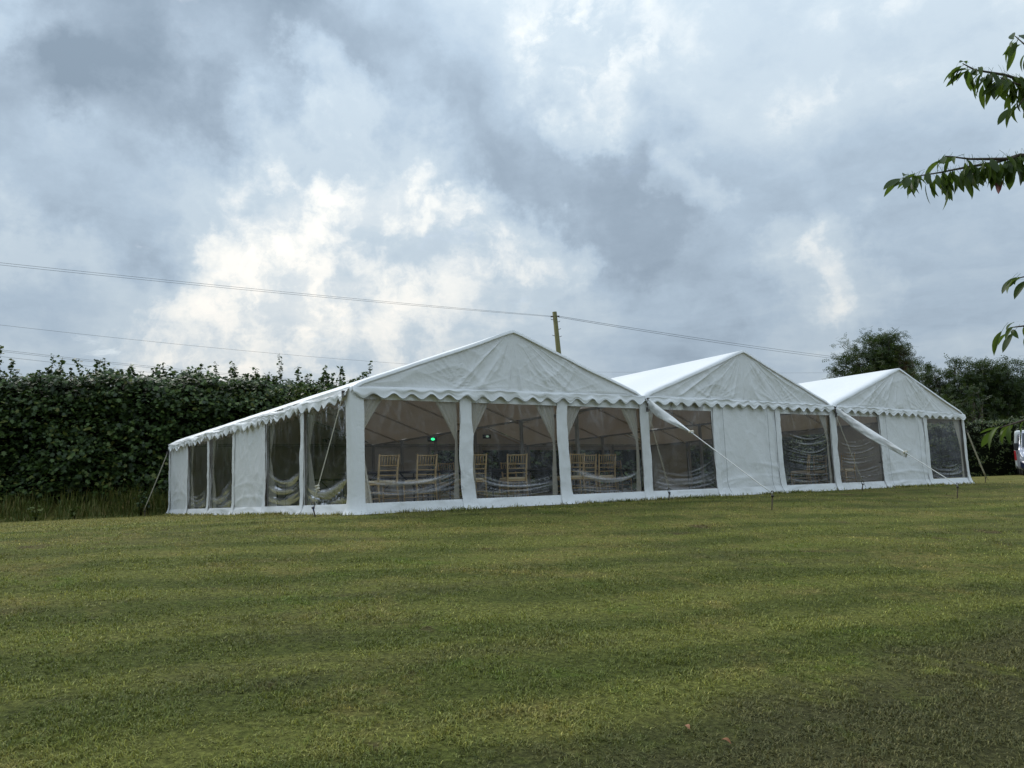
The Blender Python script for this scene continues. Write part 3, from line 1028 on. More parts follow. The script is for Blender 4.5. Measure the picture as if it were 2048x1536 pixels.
def stake_parts(g, foot, lean, blue=False, height=0.20):
    foot = np.asarray(foot, float); lean = np.asarray(lean, float)
    top = foot + np.array([lean[0], lean[1], height])
    MB().tube([foot - np.array([lean[0], lean[1], height]) * 0.6, foot, top], [0.012, 0.013, 0.014], 8).build('stake', M['rust'], g, True)
    MB().tube([top - (top - foot) * .12, top + np.array([0, 0, .012])], [0.026, 0.026], 8).build('stake_head', M['steel'], g, True)
    return top


def hook(g, p, d):
    ang = np.linspace(0.2, 5.2, 12)
    p = np.asarray(p, float)
    h = np.array([d[0], d[1], 0]); h /= np.linalg.norm(h) + 1e-6
    pts = [p + h * math.cos(a) * 0.035 + np.array([0, 0, math.sin(a) * 0.05]) for a in ang]
    MB().tube(pts, 0.008, 6).build('hook', M['steel'], g, True)


def guy(label, top, foot, width, lean, knot=0.0, blue=False, double=None, slim=False):
    g = empty('guy_rope', (0, 0, 0), 0, label, 'rope', 'ropes staking down the marquees')
    top = np.asarray(top, float); foot = np.asarray(foot, float)
    foot[2] = float(ground_z(foot[0], foot[1]))
    tp = stake_parts(g, foot, lean, height=0.16)
    end = tp + np.array([0, 0, 0.05])
    mb = MB(); ribbon(mb, top, end, width, 0.015)
    mb.build('strap', M['rope'] if slim else M['webbing'], g, True)
    if double is not None:
        mb = MB(); ribbon(mb, np.asarray(double, float), end + np.array([0.015, 0, 0.02]), width * .8, 0.02)
        mb.build('strap', M['webbing'], g, True)
    dvec = end - top
    hook(g, end - np.array([0, 0, .01]), dvec)
    if knot:
        c = top + dvec * knot
        ang = np.linspace(0, 4 * math.pi, 26)
        pts = [c + np.array([math.cos(a) * .03, math.sin(a) * .03, (k - 13) * .004]) for k, a in enumerate(ang)]
        pts += [pts[-1] + np.array([-0.03, -.02, -0.06]), pts[-1] + np.array([-0.05, -.02, -0.16])]
        MB().tube(pts, 0.013, 6).build('knot', M['webbing'], g, True)
    MB().box(*[tuple(top + np.array([s * .025, s * .02, s * .05])) for s in (-1, 1)]).build('ratchet', M['steel'], g)
    if blue:
        mb = MB(); ribbon(mb, end, tp + np.array([0.02, -0.02, -.06]), 0.04); mb.build('blue_strap', M['blue_tape'], g, True)
    else:
        mb = MB(); ribbon(mb, end + np.array([.02, 0, 0]), tp + np.array([0.05, -0.03, -.08]), 0.02); mb.build('strap_tail', M['steel'], g, True)
    return g


zt = HE - 0.14
pA = t2w(-0.10, 0.10, zt); fA = t2w(-0.70, -0.12)
guy('knotted cream strap with a blue tie, at the near corner of the curtained marquee', pA, fA, 0.055, (-.03, -.02), 0.86, True)
pE = t2w(-0.10, LEN - .05, zt - .15); fE = t2w(-0.72, LEN - 0.1)
guy('cream strap staked in the grass under the tall leafy hedge', pE, fE, 0.055, (-.02, 0))
pB = t2w(3 * PW + .03, -0.10, zt - .12); fB = t2w(3 * PW + 0.10, -0.50)
guy('doubled cream straps staked where the first and second marquees join', pB, fB, 0.045, (.02, -.03), 0, True, t2w(3 * PW + .12, -.08, zt - .3))
pC = t2w(6 * PW + .06, -0.10, zt - .10); fC = t2w(6 * PW + 0.14, -0.60)
guy('single cream strap staked where the second and third marquees join', pC, fC, 0.045, (.02, -.03), 0, False)
pD = t2w(9 * PW + .08, -0.05, zt - .45); fD = t2w(9 * PW + 0.85, -0.05)
guy('cream strap at the marquee corner facing the parked vans', pD, fD, 0.05, (.03, 0))


def gutter(label, rlabel, k, tip_px, stake_px, out_len, frac):
    """gutter sheet rolled and pulled out from the valley between two roofs, tied off to a stake"""
    st = t2w(k * PW + 0.07, -0.10, HE - 0.03)
    a, b = out_len
    ft = t2w(k * PW + a, -b); ft[2] = float(ground_z(ft[0], ft[1]))
    g = empty('guy_rope', (0, 0, 0), 0, rlabel, 'rope', 'ropes staking down the marquees')
    tp = stake_parts(g, ft, (0.03, -0.02), height=0.27)
    hook(g, tp + np.array([0, 0, .03]), tp - st)
    tip = st + (tp - st) * frac
    mb = MB(); ribbon(mb, st + (tp - st) * (frac - .03), tp + np.array([0, 0, .03]), 0.022, 0.0, 10, 0.02)
    mb.build('rope', M['rope'], g, True)
    # sheet folded over the rope, hanging below it and gathered towards the tip
    nl, na = 60, 22
    ax = (tip - st); L = np.linalg.norm(ax); ax /= L
    sd = np.cross(ax, (0, 0, 1)); sd /= np.linalg.norm(sd); up = np.cross(sd, ax)
    t, an = np.meshgrid(np.linspace(0, 1, nl), np.linspace(0, 1, na), indexing='ij')
    ang = 2 * np.pi * an + np.pi / 2
    if k == 3: hw = np.interp(t, [0, .1, .28, .55, .8, 1], [.05, .10, .125, .075, .045, .022])
    else: hw = np.interp(t, [0, .1, .3, .6, .85, 1], [.05, .09, .115, .10, .085, .07])
    hw = hw * (1 + .15 * (vnoise(t * 6, an * 0, 4 + k) - .5))
    th = 0.018 + 0.022 * vnoise(t * 6, an * 4, 6 + k) + .030 * ridge(t * 3.5 + an * 5, an * 6 - t * 4, k, 3)
    P = st[None, None] + ax * (t * L)[..., None] + sd * (np.cos(ang) * th + .03 * np.sin(t * 9 + an * 5) * (.3 + (1 - np.sin(ang)) / 2))[..., None] + up * ((np.sin(ang) - 1) * hw + .02)[..., None]
    root = empty('gutter_sheet', st, 0, label, 'gutter sheet', 'gutter sheets between the marquees')
    mesh_np('rolled_fabric', (P - st).reshape(-1, 3), grid_faces(nl, na), M['fabric'], root)
    mb = MB(); mb.tube([tip - ax * .05 - st + sd * .05, tip - ax * .05 - st - sd * .05 + up * .02], .03, 8); mb.build('tie', M['webbing'], root, True)
    mb = MB(); mb.box((-.03, -.03, -.16), (.03, .02, .02)); mb.build('ratchet', M['steel'], root)
    return root


gutter('white gutter sheet rolled out from the valley between the first and second marquees',
       'thin white rope from the first gutter sheet to a bent stake before the solid panel', 3, None, None, (0.0, 3.2), 0.40)
gutter('white gutter sheet rolled out from the valley between the second and third marquees',
       'thin white rope from the second gutter sheet to a stake near the vans end', 6, None, None, (-0.35, 3.25), 0.62)

# ------------------------------------------------------------------ furniture inside
def make_chair():
    root = empty('chair')
    bw, bd, sh, th = 0.19, 0.20, 0.44, 0.92        # half width, half depth, seat height, total
    G = M['gold']
    for sx in (-1, 1):
        MB().tube([(sx * bw, bd, 0), (sx * bw, bd, sh)], [0.014, 0.018], 8).build('leg', G, root, True)
        # rear leg runs up into the back post, raked
        MB().tube([(sx * (bw - .0), -bd - 0.05, 0), (sx * bw * .97, -bd, sh), (sx * bw * .97, -bd - .02, sh + .2), (sx * bw * 1.0, -bd - .065, th)],
                  [0.014, 0.019, 0.018, 0.015], 8).build('leg', G, root, True)
        MB().tube([(sx * bw, bd, .2), (sx * bw, -bd - .025, .2)], .010, 6).build('stretcher', G, root, True)
        MB().tube([(sx * bw, bd, .30), (sx * bw, -bd - .015, .30)], .010, 6).build('stretcher', G, root, True)
    for y, z in ((bd, .2), (bd, .31), (-bd - .025, .26)):
        MB().tube([(-bw, y, z), (bw, y, z)], .010, 6).build('stretcher', G, root, True)
    st = MB().box((-.205, -.205, sh - .02), (.205, .215, sh + .012)).build('seat', G, root)
    bevel(st, .008)
    cu = MB().box((-.19, -.18, sh + .014), (.19, .205, sh + .058)).build('cushion', M['cushion'], root)
    bevel(cu, .02, 3)

    def by(z): return -bd - .02 - .045 * max(0, (z - .64)) / .28
    for z, r in ((.895, .014), (.735, .012), (.655, .010), (.575, .010)):
        MB().tube([(-bw * .97, by(z), z), (bw * .97, by(z), z)], r, 6).build('rail', G, root, True)
    for i in range(6):
        x = -bw * .97 + (i + 1) * 2 * bw * .97 / 7
        MB().tube([(x, by(.735), .735), (x, by(.895), .895)], .008, 6).build('spindle', G, root, True)
    return root


chair0 = make_chair()
used = [False]


def put_chair(u, v, rz, label):
    o = chair0 if not used[0] else copy_tree(chair0)
    used[0] = True
    o.location = t2w(u, v, 0.022); o.rotation_euler = (0, 0, YAW + rz); o.scale = (1.08, 1.08, 1.08)
    tag(o, label, 'chair', 'gold chairs inside the marquees')


def u_at(px, v):
    """distance along the front at which depth line v crosses photo column px (about chair height)"""
    lo, hi = -1.0, 9 * PW + 1
    for _ in range(50):
        m_ = (lo + hi) / 2
        p = t2w(m_, v, 0.55) - CAM
        f = p @ _F; a = F_PX * (p @ _RT) / f + 1024
        if a < px: lo = m_
        else: hi = m_
    return lo


ORD = ['first', 'second', 'third', 'fourth', 'fifth', 'sixth', 'seventh']
for i, (px, v, rz) in enumerate(((771, .46, .16), (850, .48, .06), (953, .46, -.10), (1037, .54, -.22), (1150, .50, .10), (1176, .86, -.12), (1216, .86, -.20))):
    put_chair(u_at(px, v - .2), v, rz, f'gold spindle-back chair, {ORD[i]} from the knotted strap corner along the front windows')
for i, (px, v, rz) in enumerate(((905, 3.3, math.pi), (1030, 3.5, math.pi), (1195, 3.3, math.pi), (1240, 3.4, math.pi - .2))):
    put_chair(u_at(px, v), v, rz, f'gold chair facing out from beyond the dark tables, {ORD[i]} from the hedge side')
put_chair(u_at(1600, 1.6), 1.6, 0.5, 'gold spindle-back chair behind the crumpled window beside the wide solid panel')
put_chair(u_at(1632, 2.3), 2.3, -0.4, 'gold spindle-back chair set deeper behind the crumpled window beside the wide solid panel')
put_chair(u_at(1687, 0.8), 0.8, math.pi / 2, 'gold spindle-back chair side on behind the first window of the marquee by the vans')


def make_table():
    root = empty('table')
    t = MB().box((-.91, -.38, .715), (.91, .38, .745)).build('table_top', M['table'], root); bevel(t, .008)
    for sx in (-1, 1):
        mb = MB()
        mb.tube([(sx * .72, -.30, 0), (sx * .72, -.30, .71)], .016, 8); mb.tube([(sx * .72, .30, 0), (sx * .72, .30, .71)], .016, 8)
        mb.tube([(sx * .72, -.30, .10), (sx * .72, .30, .10)], .012, 6)
        mb.build('leg_frame', M['tableleg'], root, True)
        MB().bar((sx * .70, 0, .30), (sx * .25, 0, .71), .03, .02).build('brace', M['tableleg'], root)
    return root


tb0 = make_table(); first = True
for i, (u, v, r) in enumerate(((1.6, 1.9, 0), (3.55, 1.9, 0), (5.5, 2.1, 0), (1.6, 6.2, 0), (4.2, 6.4, 0), (9.2, 3.6, .3), (16.2, 4.2, 0), (19.3, 1.3, 0))):
    o = tb0 if first else copy_tree(tb0); first = False
    o.location = t2w(u, v, 0.022); o.rotation_euler = (0, 0, YAW + r)
    tag(o, ['dark trestle table behind the first and second gold chairs', 'dark trestle table behind the third and fourth gold chairs',
            'dark trestle table behind the close-set gold chairs by the first gutter sheet',
            'dark trestle table deep inside, below the green glowing light', 'dark trestle table deep inside, at the middle of the curtained marquee',
            'dark trestle table angled in the middle of the second marquee', 'dark trestle table deep inside the marquee by the vans',
            'dark trestle table close behind the last window by the vans corner'][i], 'table', 'trestle tables')


def exit_light(u, v, z, label, strength, col):
    root = empty('emergency_light', t2w(u, v, z), YAW, label, 'light', 'emergency lights')
    b = MB().box((-.13, -.03, -.06), (.13, .03, .06)).build('housing', M['table'], root); bevel(b, .01)
    m, nt, out = new_mat('lit_lens'); e = nt.nodes.new('ShaderNodeEmission')
    e.inputs[0].default_value = (*col, 1); e.inputs[1].default_value = strength
    nt.links.new(e.outputs[0], out.inputs[0])
    l = MB().tube([(0, -.032, 0), (0, -.05, 0)], [.055, .045], 16, True, flat=.6).build('lens', m, root, True)
    return root


uu = u_at(867, 5.6)
exit_light(uu, 5.6, 1.72, 'green glowing emergency light seen through the corner window', 2.2, (0.02, 0.75, 0.22))
exit_light(u_at(977, 7.0), 7.0, 1.92, 'dim emergency light with a small pale lamp, seen through the middle curtained window', 0.25, (0.5, 0.8, 0.6))

# ------------------------------------------------------------------ utility pole and wires
POLE_Y = 36.0
pt = at(1109, 624, POLE_Y); pb_dir = at(1118, 712, POLE_Y) - pt
pb = pt + pb_dir * ((pt[2] - 0.1) / -pb_dir[2])
root = empty('utility_pole', pb, 0, 'green-stained wooden utility pole leaning behind the first marquee roof', 'pole')
ax = (pt - pb)
MB().tube([np.zeros(3) - ax * .02, ax * .5, ax], [0.15, 0.125, 0.10], 14).build('shaft', M['pole'], root, True)
for f_, sx in ((.955, -1), (.942, 1), (.865, -1), (.90, 1), (.858, 1), (.76, -1), (.72, 1)):
    c = ax * f_
    MB().tube([c, c + np.array([sx * .17, -.03, .02]), c + np.array([sx * .20, -.03, .05])], .014, 6).build('step_bolt', M['steel'], root, True)
for sx in (-1, 1):
    c = ax * .975
    MB().tube([c + np.array([sx * .06, -.04, 0]), c + np.array([sx * .20, -.04, -.01])], [.03, .035], 8).build('insulator', M['steel'], root, True)


def wire(label, pts, sag, r, n=40):
    P = [np.asarray(p, float) for p in pts]
    out = []
    for a, b in zip(P[:-1], P[1:]):
        for k in range(n):
            t = k / n
            out.append(a + (b - a) * t - np.array([0, 0, sag * 4 * t * (1 - t)]))
    out.append(P[-1])
    o = MB().tube(out, r, 5).build('power_line', M['wire'], None, True)
    return tag(o, label, 'wire', 'overhead wires')


nrm = [pt + np.array([-.15, -.04, -.19]), pt + np.array([.15, -.04, -.20])]
wire('overhead wire slanting from the wooden pole up over the leafy hedge', [at(-700, 448, 21.0), nrm[0]], 0.12, 0.0055)
wire('lower twin of the wire slanting from the wooden pole over the leafy hedge', [at(-700, 452, 21.0), nrm[0] + np.array([0, 0, -.03])], 0.15, 0.0055)
far = at(1790, 727, 62.0)
wire('overhead wire from the wooden pole to behind the broad ash tree', [nrm[1], far], 0.15, 0.009)
wire('lower twin of the wire from the wooden pole to the broad ash tree', [nrm[1] + np.array([0, 0, -.05]), far - np.array([0, 0, .12])], 0.19, 0.009)
wire('faint single wire crossing low in the sky behind the pole wires', [at(-300, 614, 85), at(800, 727, 140), at(1300, 744, 170), at(1990, 738, 185)], 0.5, 0.016)
wire('topmost of the distant wires just over the hedge top', [at(-300, 662, 70), at(620, 760, 120), at(900, 775, 150)], 0.4, 0.015)
wire('second of the distant wires just over the hedge top', [at(-300, 665, 70), at(620, 763, 120), at(900, 778, 150)], 0.4, 0.015)
wire('lowest of the distant wires just over the hedge top', [at(-300, 676, 70), at(560, 765, 115), at(900, 792, 150)], 0.4, 0.015)

# ------------------------------------------------------------------ foliage
GREENS = [(0.0, (0.018, 0.035, 0.010)), (0.35, (0.034, 0.064, 0.015)), (0.7, (0.060, 0.108, 0.022)), (0.93, (0.10, 0.15, 0.03)), (1.0, (0.16, 0.17, 0.035))]
M['maple'] = leaf_mat('hedge_maple_leaves', GREENS, 0.22, 0.52)
M['beech'] = leaf_mat('hedge_beech_leaves', [(0.0, (0.024, 0.040, 0.010)), (0.5, (0.052, 0.082, 0.018)), (0.85, (0.10, 0.13, 0.028)), (1.0, (0.16, 0.17, 0.04))], 0.25, 0.45)
M['ash'] = leaf_mat('ash_leaves', [(0.0, (0.020, 0.036, 0.010)), (0.5, (0.040, 0.068, 0.017)), (0.9, (0.072, 0.102, 0.026)), (1.0, (0.11, 0.13, 0.034))], 0.28, 0.55)
M['brownleaf'] = leaf_mat('browning_leaves', [(0.0, (0.03, 0.04, 0.012)), (0.5, (0.07, 0.06, 0.02)), (1.0, (0.16, 0.08, 0.03))], 0.22, 0.5)
M['cherry'] = leaf_mat('cherry_leaves', [(0.0, (0.050, 0.085, 0.016)), (0.5, (0.080, 0.130, 0.020)), (1.0, (0.140, 0.195, 0.030))], 0.52, 0.5)
M['weed'] = leaf_mat('rank_grass', [(0.0, (0.075, 0.11, 0.02)), (0.5, (0.145, 0.175, 0.034)), (0.85, (0.22, 0.20, 0.055)), (1.0, (0.32, 0.25, 0.09))], 0.25, 0.6)
M['nettle'] = leaf_mat('pale_weed_leaves', [(0.0, (0.07, 0.11, 0.02)), (1.0, (0.17, 0.19, 0.04))], 0.3, 0.5)

# five-lobed leaf, folded a little along its midrib
_a = [(0, -.50), (.38, -.32), (.28, -.06), (.52, .14), (.17, .22), (0, .52), (-.17, .22), (-.52, .14), (-.28, -.06), (-.38, -.32)]
MAPLE_V = np.array([(x, y, -0.10 * abs(x) - .10 * max(0, y) ** 2) for x, y in _a])
MAPLE_F = np.array([(0, 1, 2), (2, 3, 4), (4, 5, 6), (6, 7, 8), (8, 9, 0), (0, 2, 4), (0, 4, 6), (0, 6, 8)])
OVAL_V = np.array([(0, -.5, 0), (.26, -.12, .05), (.20, .22, .04), (0, .5, -.05), (-.20, .22, .04), (-.26, -.12, .05)])
OVAL_F = np.array([(0, 1, 2), (0, 2, 3), (0, 3, 4), (0, 4, 5)])


def spray_template(n=4):
    V = []; F = []
    for i in range(n):
        for s in ((-1, 1) if i < n - 1 else (0,)):
            b = np.array([0, -.4 + .8 * i / (n - 1), 0.0])
            d = np.array([s * .9, .55, -.18]) if s else np.array([0, 1.0, -.1])
            d = d / np.linalg.norm(d) * (.34 if s else .3); p = np.array([-d[1], d[0], 0]) * .22
            k = len(V)
            V += [b, b + d * .5 + p, b + d, b + d * .5 - p]
            F += [(k, k + 1, k + 2), (k, k + 2, k + 3)]
    return np.array(V), np.array(F)


SPRAY_V, SPRAY_F = spray_template()


def poly_sample(pts, n):
    L = np.array([np.linalg.norm(b - a) for a, b in zip(pts[:-1], pts[1:])]); cs = np.concatenate([[0], np.cumsum(L)])
    s = RNG.uniform(0, cs[-1], n)
    i = np.clip(np.searchsorted(cs, s) - 1, 0, len(L) - 1)
    t = (s - cs[i]) / L[i]
    P = np.array(pts)
    pos = P[i] + (P[i + 1] - P[i]) * t[:, None]
    d = (P[i + 1] - P[i]) / L[i][:, None]
    nr = np.stack([d[:, 1], -d[:, 0]], 1)         # towards the lawn
    return s, pos, nr


def hedge(name, label, pts, H, thick, n, tv, tf, size, mat, droop, shoots, rough=0.5, base=0.25):
    root = empty(name, (pts[0][0], pts[0][1], 0), 0, label, 'hedge')
    o0 = np.array([pts[0][0], pts[0][1], 0.0])
    per = 12; nc = n // per
    s, pos, nr = poly_sample(pts, nc)
    zf = RNG.random(nc) ** 0.9
    top = H * (1 + 0.12 * (fbm(s * .35, 0 * s, 5) - .5) + 0.07 * (vnoise(s * 1.7, 0 * s, 8) - .5))
    z = base + zf * (top - base)
    lump = rough * (fbm(s * .55, z * .6, 12) - .5) * 2 + .5 * rough * (vnoise(s * 1.6, z * 1.6, 14) - .5)
    round_ = thick / 2 * (1 - 0.55 * sstep(.80, 1.0, zf) - .25 * sstep(.10, 0, zf))
    back = RNG.random(nc) < 0.08
    cap = RNG.random(nc) < 0.20
    off = (round_ + lump) - RNG.exponential(0.38, nc)
    off = np.where(back, -round_ - lump * .5, off)
    off = np.where(cap, RNG.uniform(-1, 1, nc) * round_, off)
    z = np.where(cap, top - RNG.exponential(.14, nc), z)
    csz = RNG.uniform(.55, 1.2, nc)
    rep = lambda q: np.repeat(q, per, axis=0)
    n = nc * per
    spread = rep(csz) * size
    off = rep(off) + RNG.normal(0, 1, n) * spread * .75
    along = RNG.normal(0, 1, n) * spread * 1.1
    posr, nrr = rep(pos), rep(nr)
    z = np.maximum(.02, rep(z) + RNG.normal(0, 1, n) * spread * .42 - .25 * np.abs(along))
    px_ = posr[:, 0] + nrr[:, 0] * off - nrr[:, 1] * along; py_ = posr[:, 1] + nrr[:, 1] * off + nrr[:, 0] * along
    g = ground_z(px_, py_)
    P = np.stack([px_, py_, g + z], 1)
    az = np.arctan2(nrr[:, 1], nrr[:, 0]) + np.pi / 2 + RNG.normal(0, .9, n)
    tl = np.clip(rep(RNG.normal(droop, .25, nc)) + RNG.normal(0, .30, n), -.2, 1.6)
    rot = euler(az, tl, RNG.normal(0, .6, n) + np.pi)
    sc = size * rep(csz) * RNG.uniform(.5, 1.2, n)
    # upright shoots breaking the top line
    SP = []; SR = []; SS = []
    s2, p2, n2 = poly_sample(pts, max(1, shoots))
    stem = MB()
    for k in range(shoots):
        h = H * (1 + 0.10 * (float(fbm(s2[k] * .35, 0, 5)) - .5)) - .1
        L = float(RNG.gamma(2.0, 0.14)) + .12
        b = np.array([p2[k, 0] + n2[k, 0] * RNG.uniform(-.5, .6), p2[k, 1] + n2[k, 1] * RNG.uniform(-.5, .6), 0])
        b[2] = float(ground_z(b[0], b[1])) + h - .2
        tip = b + np.array([RNG.normal(0, .10), RNG.normal(0, .10), L + .2])
        stem.tube([b - o0, tip - o0], [.014, .004], 5)
        m_ = int(9 + L * 40)
        tt = RNG.uniform(.15, 1.0, m_)
        q = b + (tip - b) * tt[:, None] + RNG.normal(0, size * .33, (m_, 3)) * np.array([1, 1, .4])
        SP.append(q); SR.append(rotmats(m_, .1, 1.2)); SS.append(size * RNG.uniform(.4, .95, m_))
    if SP:
        P = np.concatenate([P] + SP); rot = np.concatenate([rot] + SR); sc = np.concatenate([sc] + SS)
        stem.build('shoot_stems', M['bark'], root, True)['kind'] = 'stuff'
    f = scatter('foliage', tv, tf, P - o0, rot, sc, mat, root)
    f['kind'] = 'stuff'
    # solid core added against see-through, its near-black standing for shade among the leaves
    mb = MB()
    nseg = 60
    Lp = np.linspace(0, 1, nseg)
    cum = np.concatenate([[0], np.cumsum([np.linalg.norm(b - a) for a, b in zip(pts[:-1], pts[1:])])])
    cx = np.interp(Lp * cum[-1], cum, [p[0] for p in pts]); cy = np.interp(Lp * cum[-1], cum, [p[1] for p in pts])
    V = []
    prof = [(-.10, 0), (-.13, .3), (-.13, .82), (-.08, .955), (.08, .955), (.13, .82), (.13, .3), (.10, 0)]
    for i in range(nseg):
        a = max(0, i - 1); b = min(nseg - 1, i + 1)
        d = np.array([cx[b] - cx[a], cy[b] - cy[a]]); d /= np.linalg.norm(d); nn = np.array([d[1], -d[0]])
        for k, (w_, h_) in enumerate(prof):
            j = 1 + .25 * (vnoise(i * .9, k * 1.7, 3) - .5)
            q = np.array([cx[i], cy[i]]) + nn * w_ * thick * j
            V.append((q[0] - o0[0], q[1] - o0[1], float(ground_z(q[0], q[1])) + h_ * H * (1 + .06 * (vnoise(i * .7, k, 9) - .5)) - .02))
    mesh_np('shade_core', np.array(V), grid_faces(nseg, len(prof)), M['stem'], root)
    return root


HEDGE_A = [np.array((-27.0, 25.3))] + [p for p in HEDGE if -25 < p[0] < -4] + [np.array((-2.5, 34.5))]
HEDGE_B = [np.array((-2.4, 34.6)), np.array((9, 42.5)), np.array((17, 47.5))]
hedge('hedge', 'tall dark green maple hedge with shoots along its top, behind the first marquee', HEDGE_A, 4.15, 2.4, 92000, MAPLE_V, MAPLE_F, 0.168, M['maple'], 0.72, 460, 0.6, 0.1)
hedge('hedge', 'tall hedge behind the joined marquees, glimpsed through their rear windows', HEDGE_B, 4.3, 2.4, 9000, MAPLE_V, MAPLE_F, 0.24, M['maple'], 0.8, 0, 0.4, 0.1)
H2 = [np.array(p, float) for p in ((12.5, 44.0), (20, 43.2), (30, 41.5), (44, 38.5))]
hedge('hedge', 'clipped beech hedge standing behind the parked vans', H2, 2.85, 1.7, 28000, OVAL_V, OVAL_F, 0.13, M['beech'], 0.75, 90, 0.22, 0.03)



def tree(label, px, py_top, Y, w, h_crown, mat, n_clump, leaf_n, size, seed, kind='ash', lobes=None, trunk_r=.16):
    rg = np.random.default_rng(seed)
    top = at(px, py_top, Y)
    gx, gy = top[0], top[1]; gz = float(ground_z(gx, gy))
    H = top[2] - gz
    root = empty('tree', (gx, gy, gz), 0, label, 'tree', 'trees beyond the beech hedge')
    cz = H - h_crown / 2
    lobes = lobes or [(0, 0, cz, w / 2, w / 2, h_crown / 2)]
    C = []
    while len(C) < n_clump:
        lx, ly, lz, rx, ry, rz_ = lobes[rg.integers(len(lobes))]
        d = rg.normal(size=3); d /= np.linalg.norm(d)
        r = rg.uniform(.15, 1.0) ** .5
        C.append(np.array([lx, ly, lz]) + d * np.array([rx, ry, rz_]) * r * (1 + .06 * rg.normal()))
    C = np.array(C)
    C[:, 2] = np.minimum(C[:, 2], H - .1)
    trunk_top = np.array([rg.normal(0, .1), rg.normal(0, .1), H - h_crown * .55])
    MB().tube([(0, 0, -.1), trunk_top * .5 + np.array([.06, 0, 0]), trunk_top, np.array([0, 0, H - h_crown * .2])], [trunk_r * 1.2, trunk_r * .9, trunk_r * .6, .03], 10).build('trunk', M['bark'], root, True)
    mb = MB()
    for k in range(0, n_clump, 2):
        b = np.array([0, 0, 1.0]) * rg.uniform(.35 * H, H - h_crown * .35)
        m_ = (b + C[k]) / 2 + np.array([0, 0, -.15]) + rg.normal(0, .15, 3)
        mb.tube([b, m_, C[k]], [.05 * trunk_r / .16, .03, .008], 5)
    mb.build('branches', M['bark'], root, True)
    n = n_clump * leaf_n
    ci = np.repeat(np.arange(n_clump), leaf_n)
    spread = rg.uniform(.2, .4, n_clump)[ci] * (w / 5) ** .5
    P = C[ci] + rg.normal(size=(n, 3)) * spread[:, None] * np.array([1, 1, .62])
    tv, tf = (SPRAY_V, SPRAY_F) if kind == 'ash' else (OVAL_V, OVAL_F)
    f = scatter('crown', tv, tf, P, rotmats(n, .2, 1.35), size * rg.uniform(.6, 1.2, n), mat, root)
    return root


tree('broad round-crowned ash tree rising behind the roof of the marquee by the vans', 1742, 664, 56, 5.2, 7.2, M['ash'], 400, 32, .42, 3,
     lobes=[(-.5, 0, 7.3, 2.3, 2.3, 2.7), (.9, 0, 8.2, 1.7, 1.9, 2.1), (-1.5, 0, 6.0, 1.8, 1.7, 2.2), (1.2, 0, 5.8, 1.9, 1.8, 2.4)], trunk_r=.2)
tree('thin half-bare tree with browning leaves beside the round-crowned ash', 1806, 688, 54, 1.5, 6.0, M['brownleaf'], 70, 18, .28, 4, trunk_r=.09)
tree('slender bright green tree next to the browning tree', 1831, 712, 52, 2.0, 6.5, M['ash'], 95, 24, .34, 5, trunk_r=.1)
tree('loose feathery tree between the slender tree and the dark dense tree', 1896, 722, 50, 3.6, 6.4, M['ash'], 150, 26, .38, 6,
     lobes=[(-.9, 0, 5.0, 1.2, 1.3, 2.2), (.7, 0, 5.6, 1.1, 1.3, 2.0), (0, 0, 4.0, 1.9, 1.6, 2.0)], trunk_r=.13)
tree('dense dark tree standing over the clipped hedge behind the vans', 1985, 726, 50, 4.2, 6.6, M['ash'], 260, 28, .42, 7,
     lobes=[(-.6, 0, 5.4, 1.5, 1.5, 2.1), (1.0, 0, 5.4, 1.5, 1.5, 1.9), (0, 0, 4.2, 2.2, 1.7, 1.9)], trunk_r=.16)
tree('dark spreading tree next to the dense one, over the white van', 2075, 738, 51, 4.0, 6.2, M['ash'], 200, 26, .36, 8, trunk_r=.15)
tree('low tree between the browning tree and the clipped hedge, behind the last gable', 1868, 775, 47, 3.0, 4.6, M['ash'], 80, 20, .36, 9, trunk_r=.1)
tree('low dark tree filling behind the clipped hedge top', 1945, 775, 48, 3.2, 4.6, M['ash'], 80, 20, .36, 10, trunk_r=.1)


tree('rounded yellow-green shrub growing between the tall hedge and the first marquee', 610, 778, 29.6, 3.2, 3.4, M['beech'], 160, 40, .15, 12, kind='oval', trunk_r=.07)


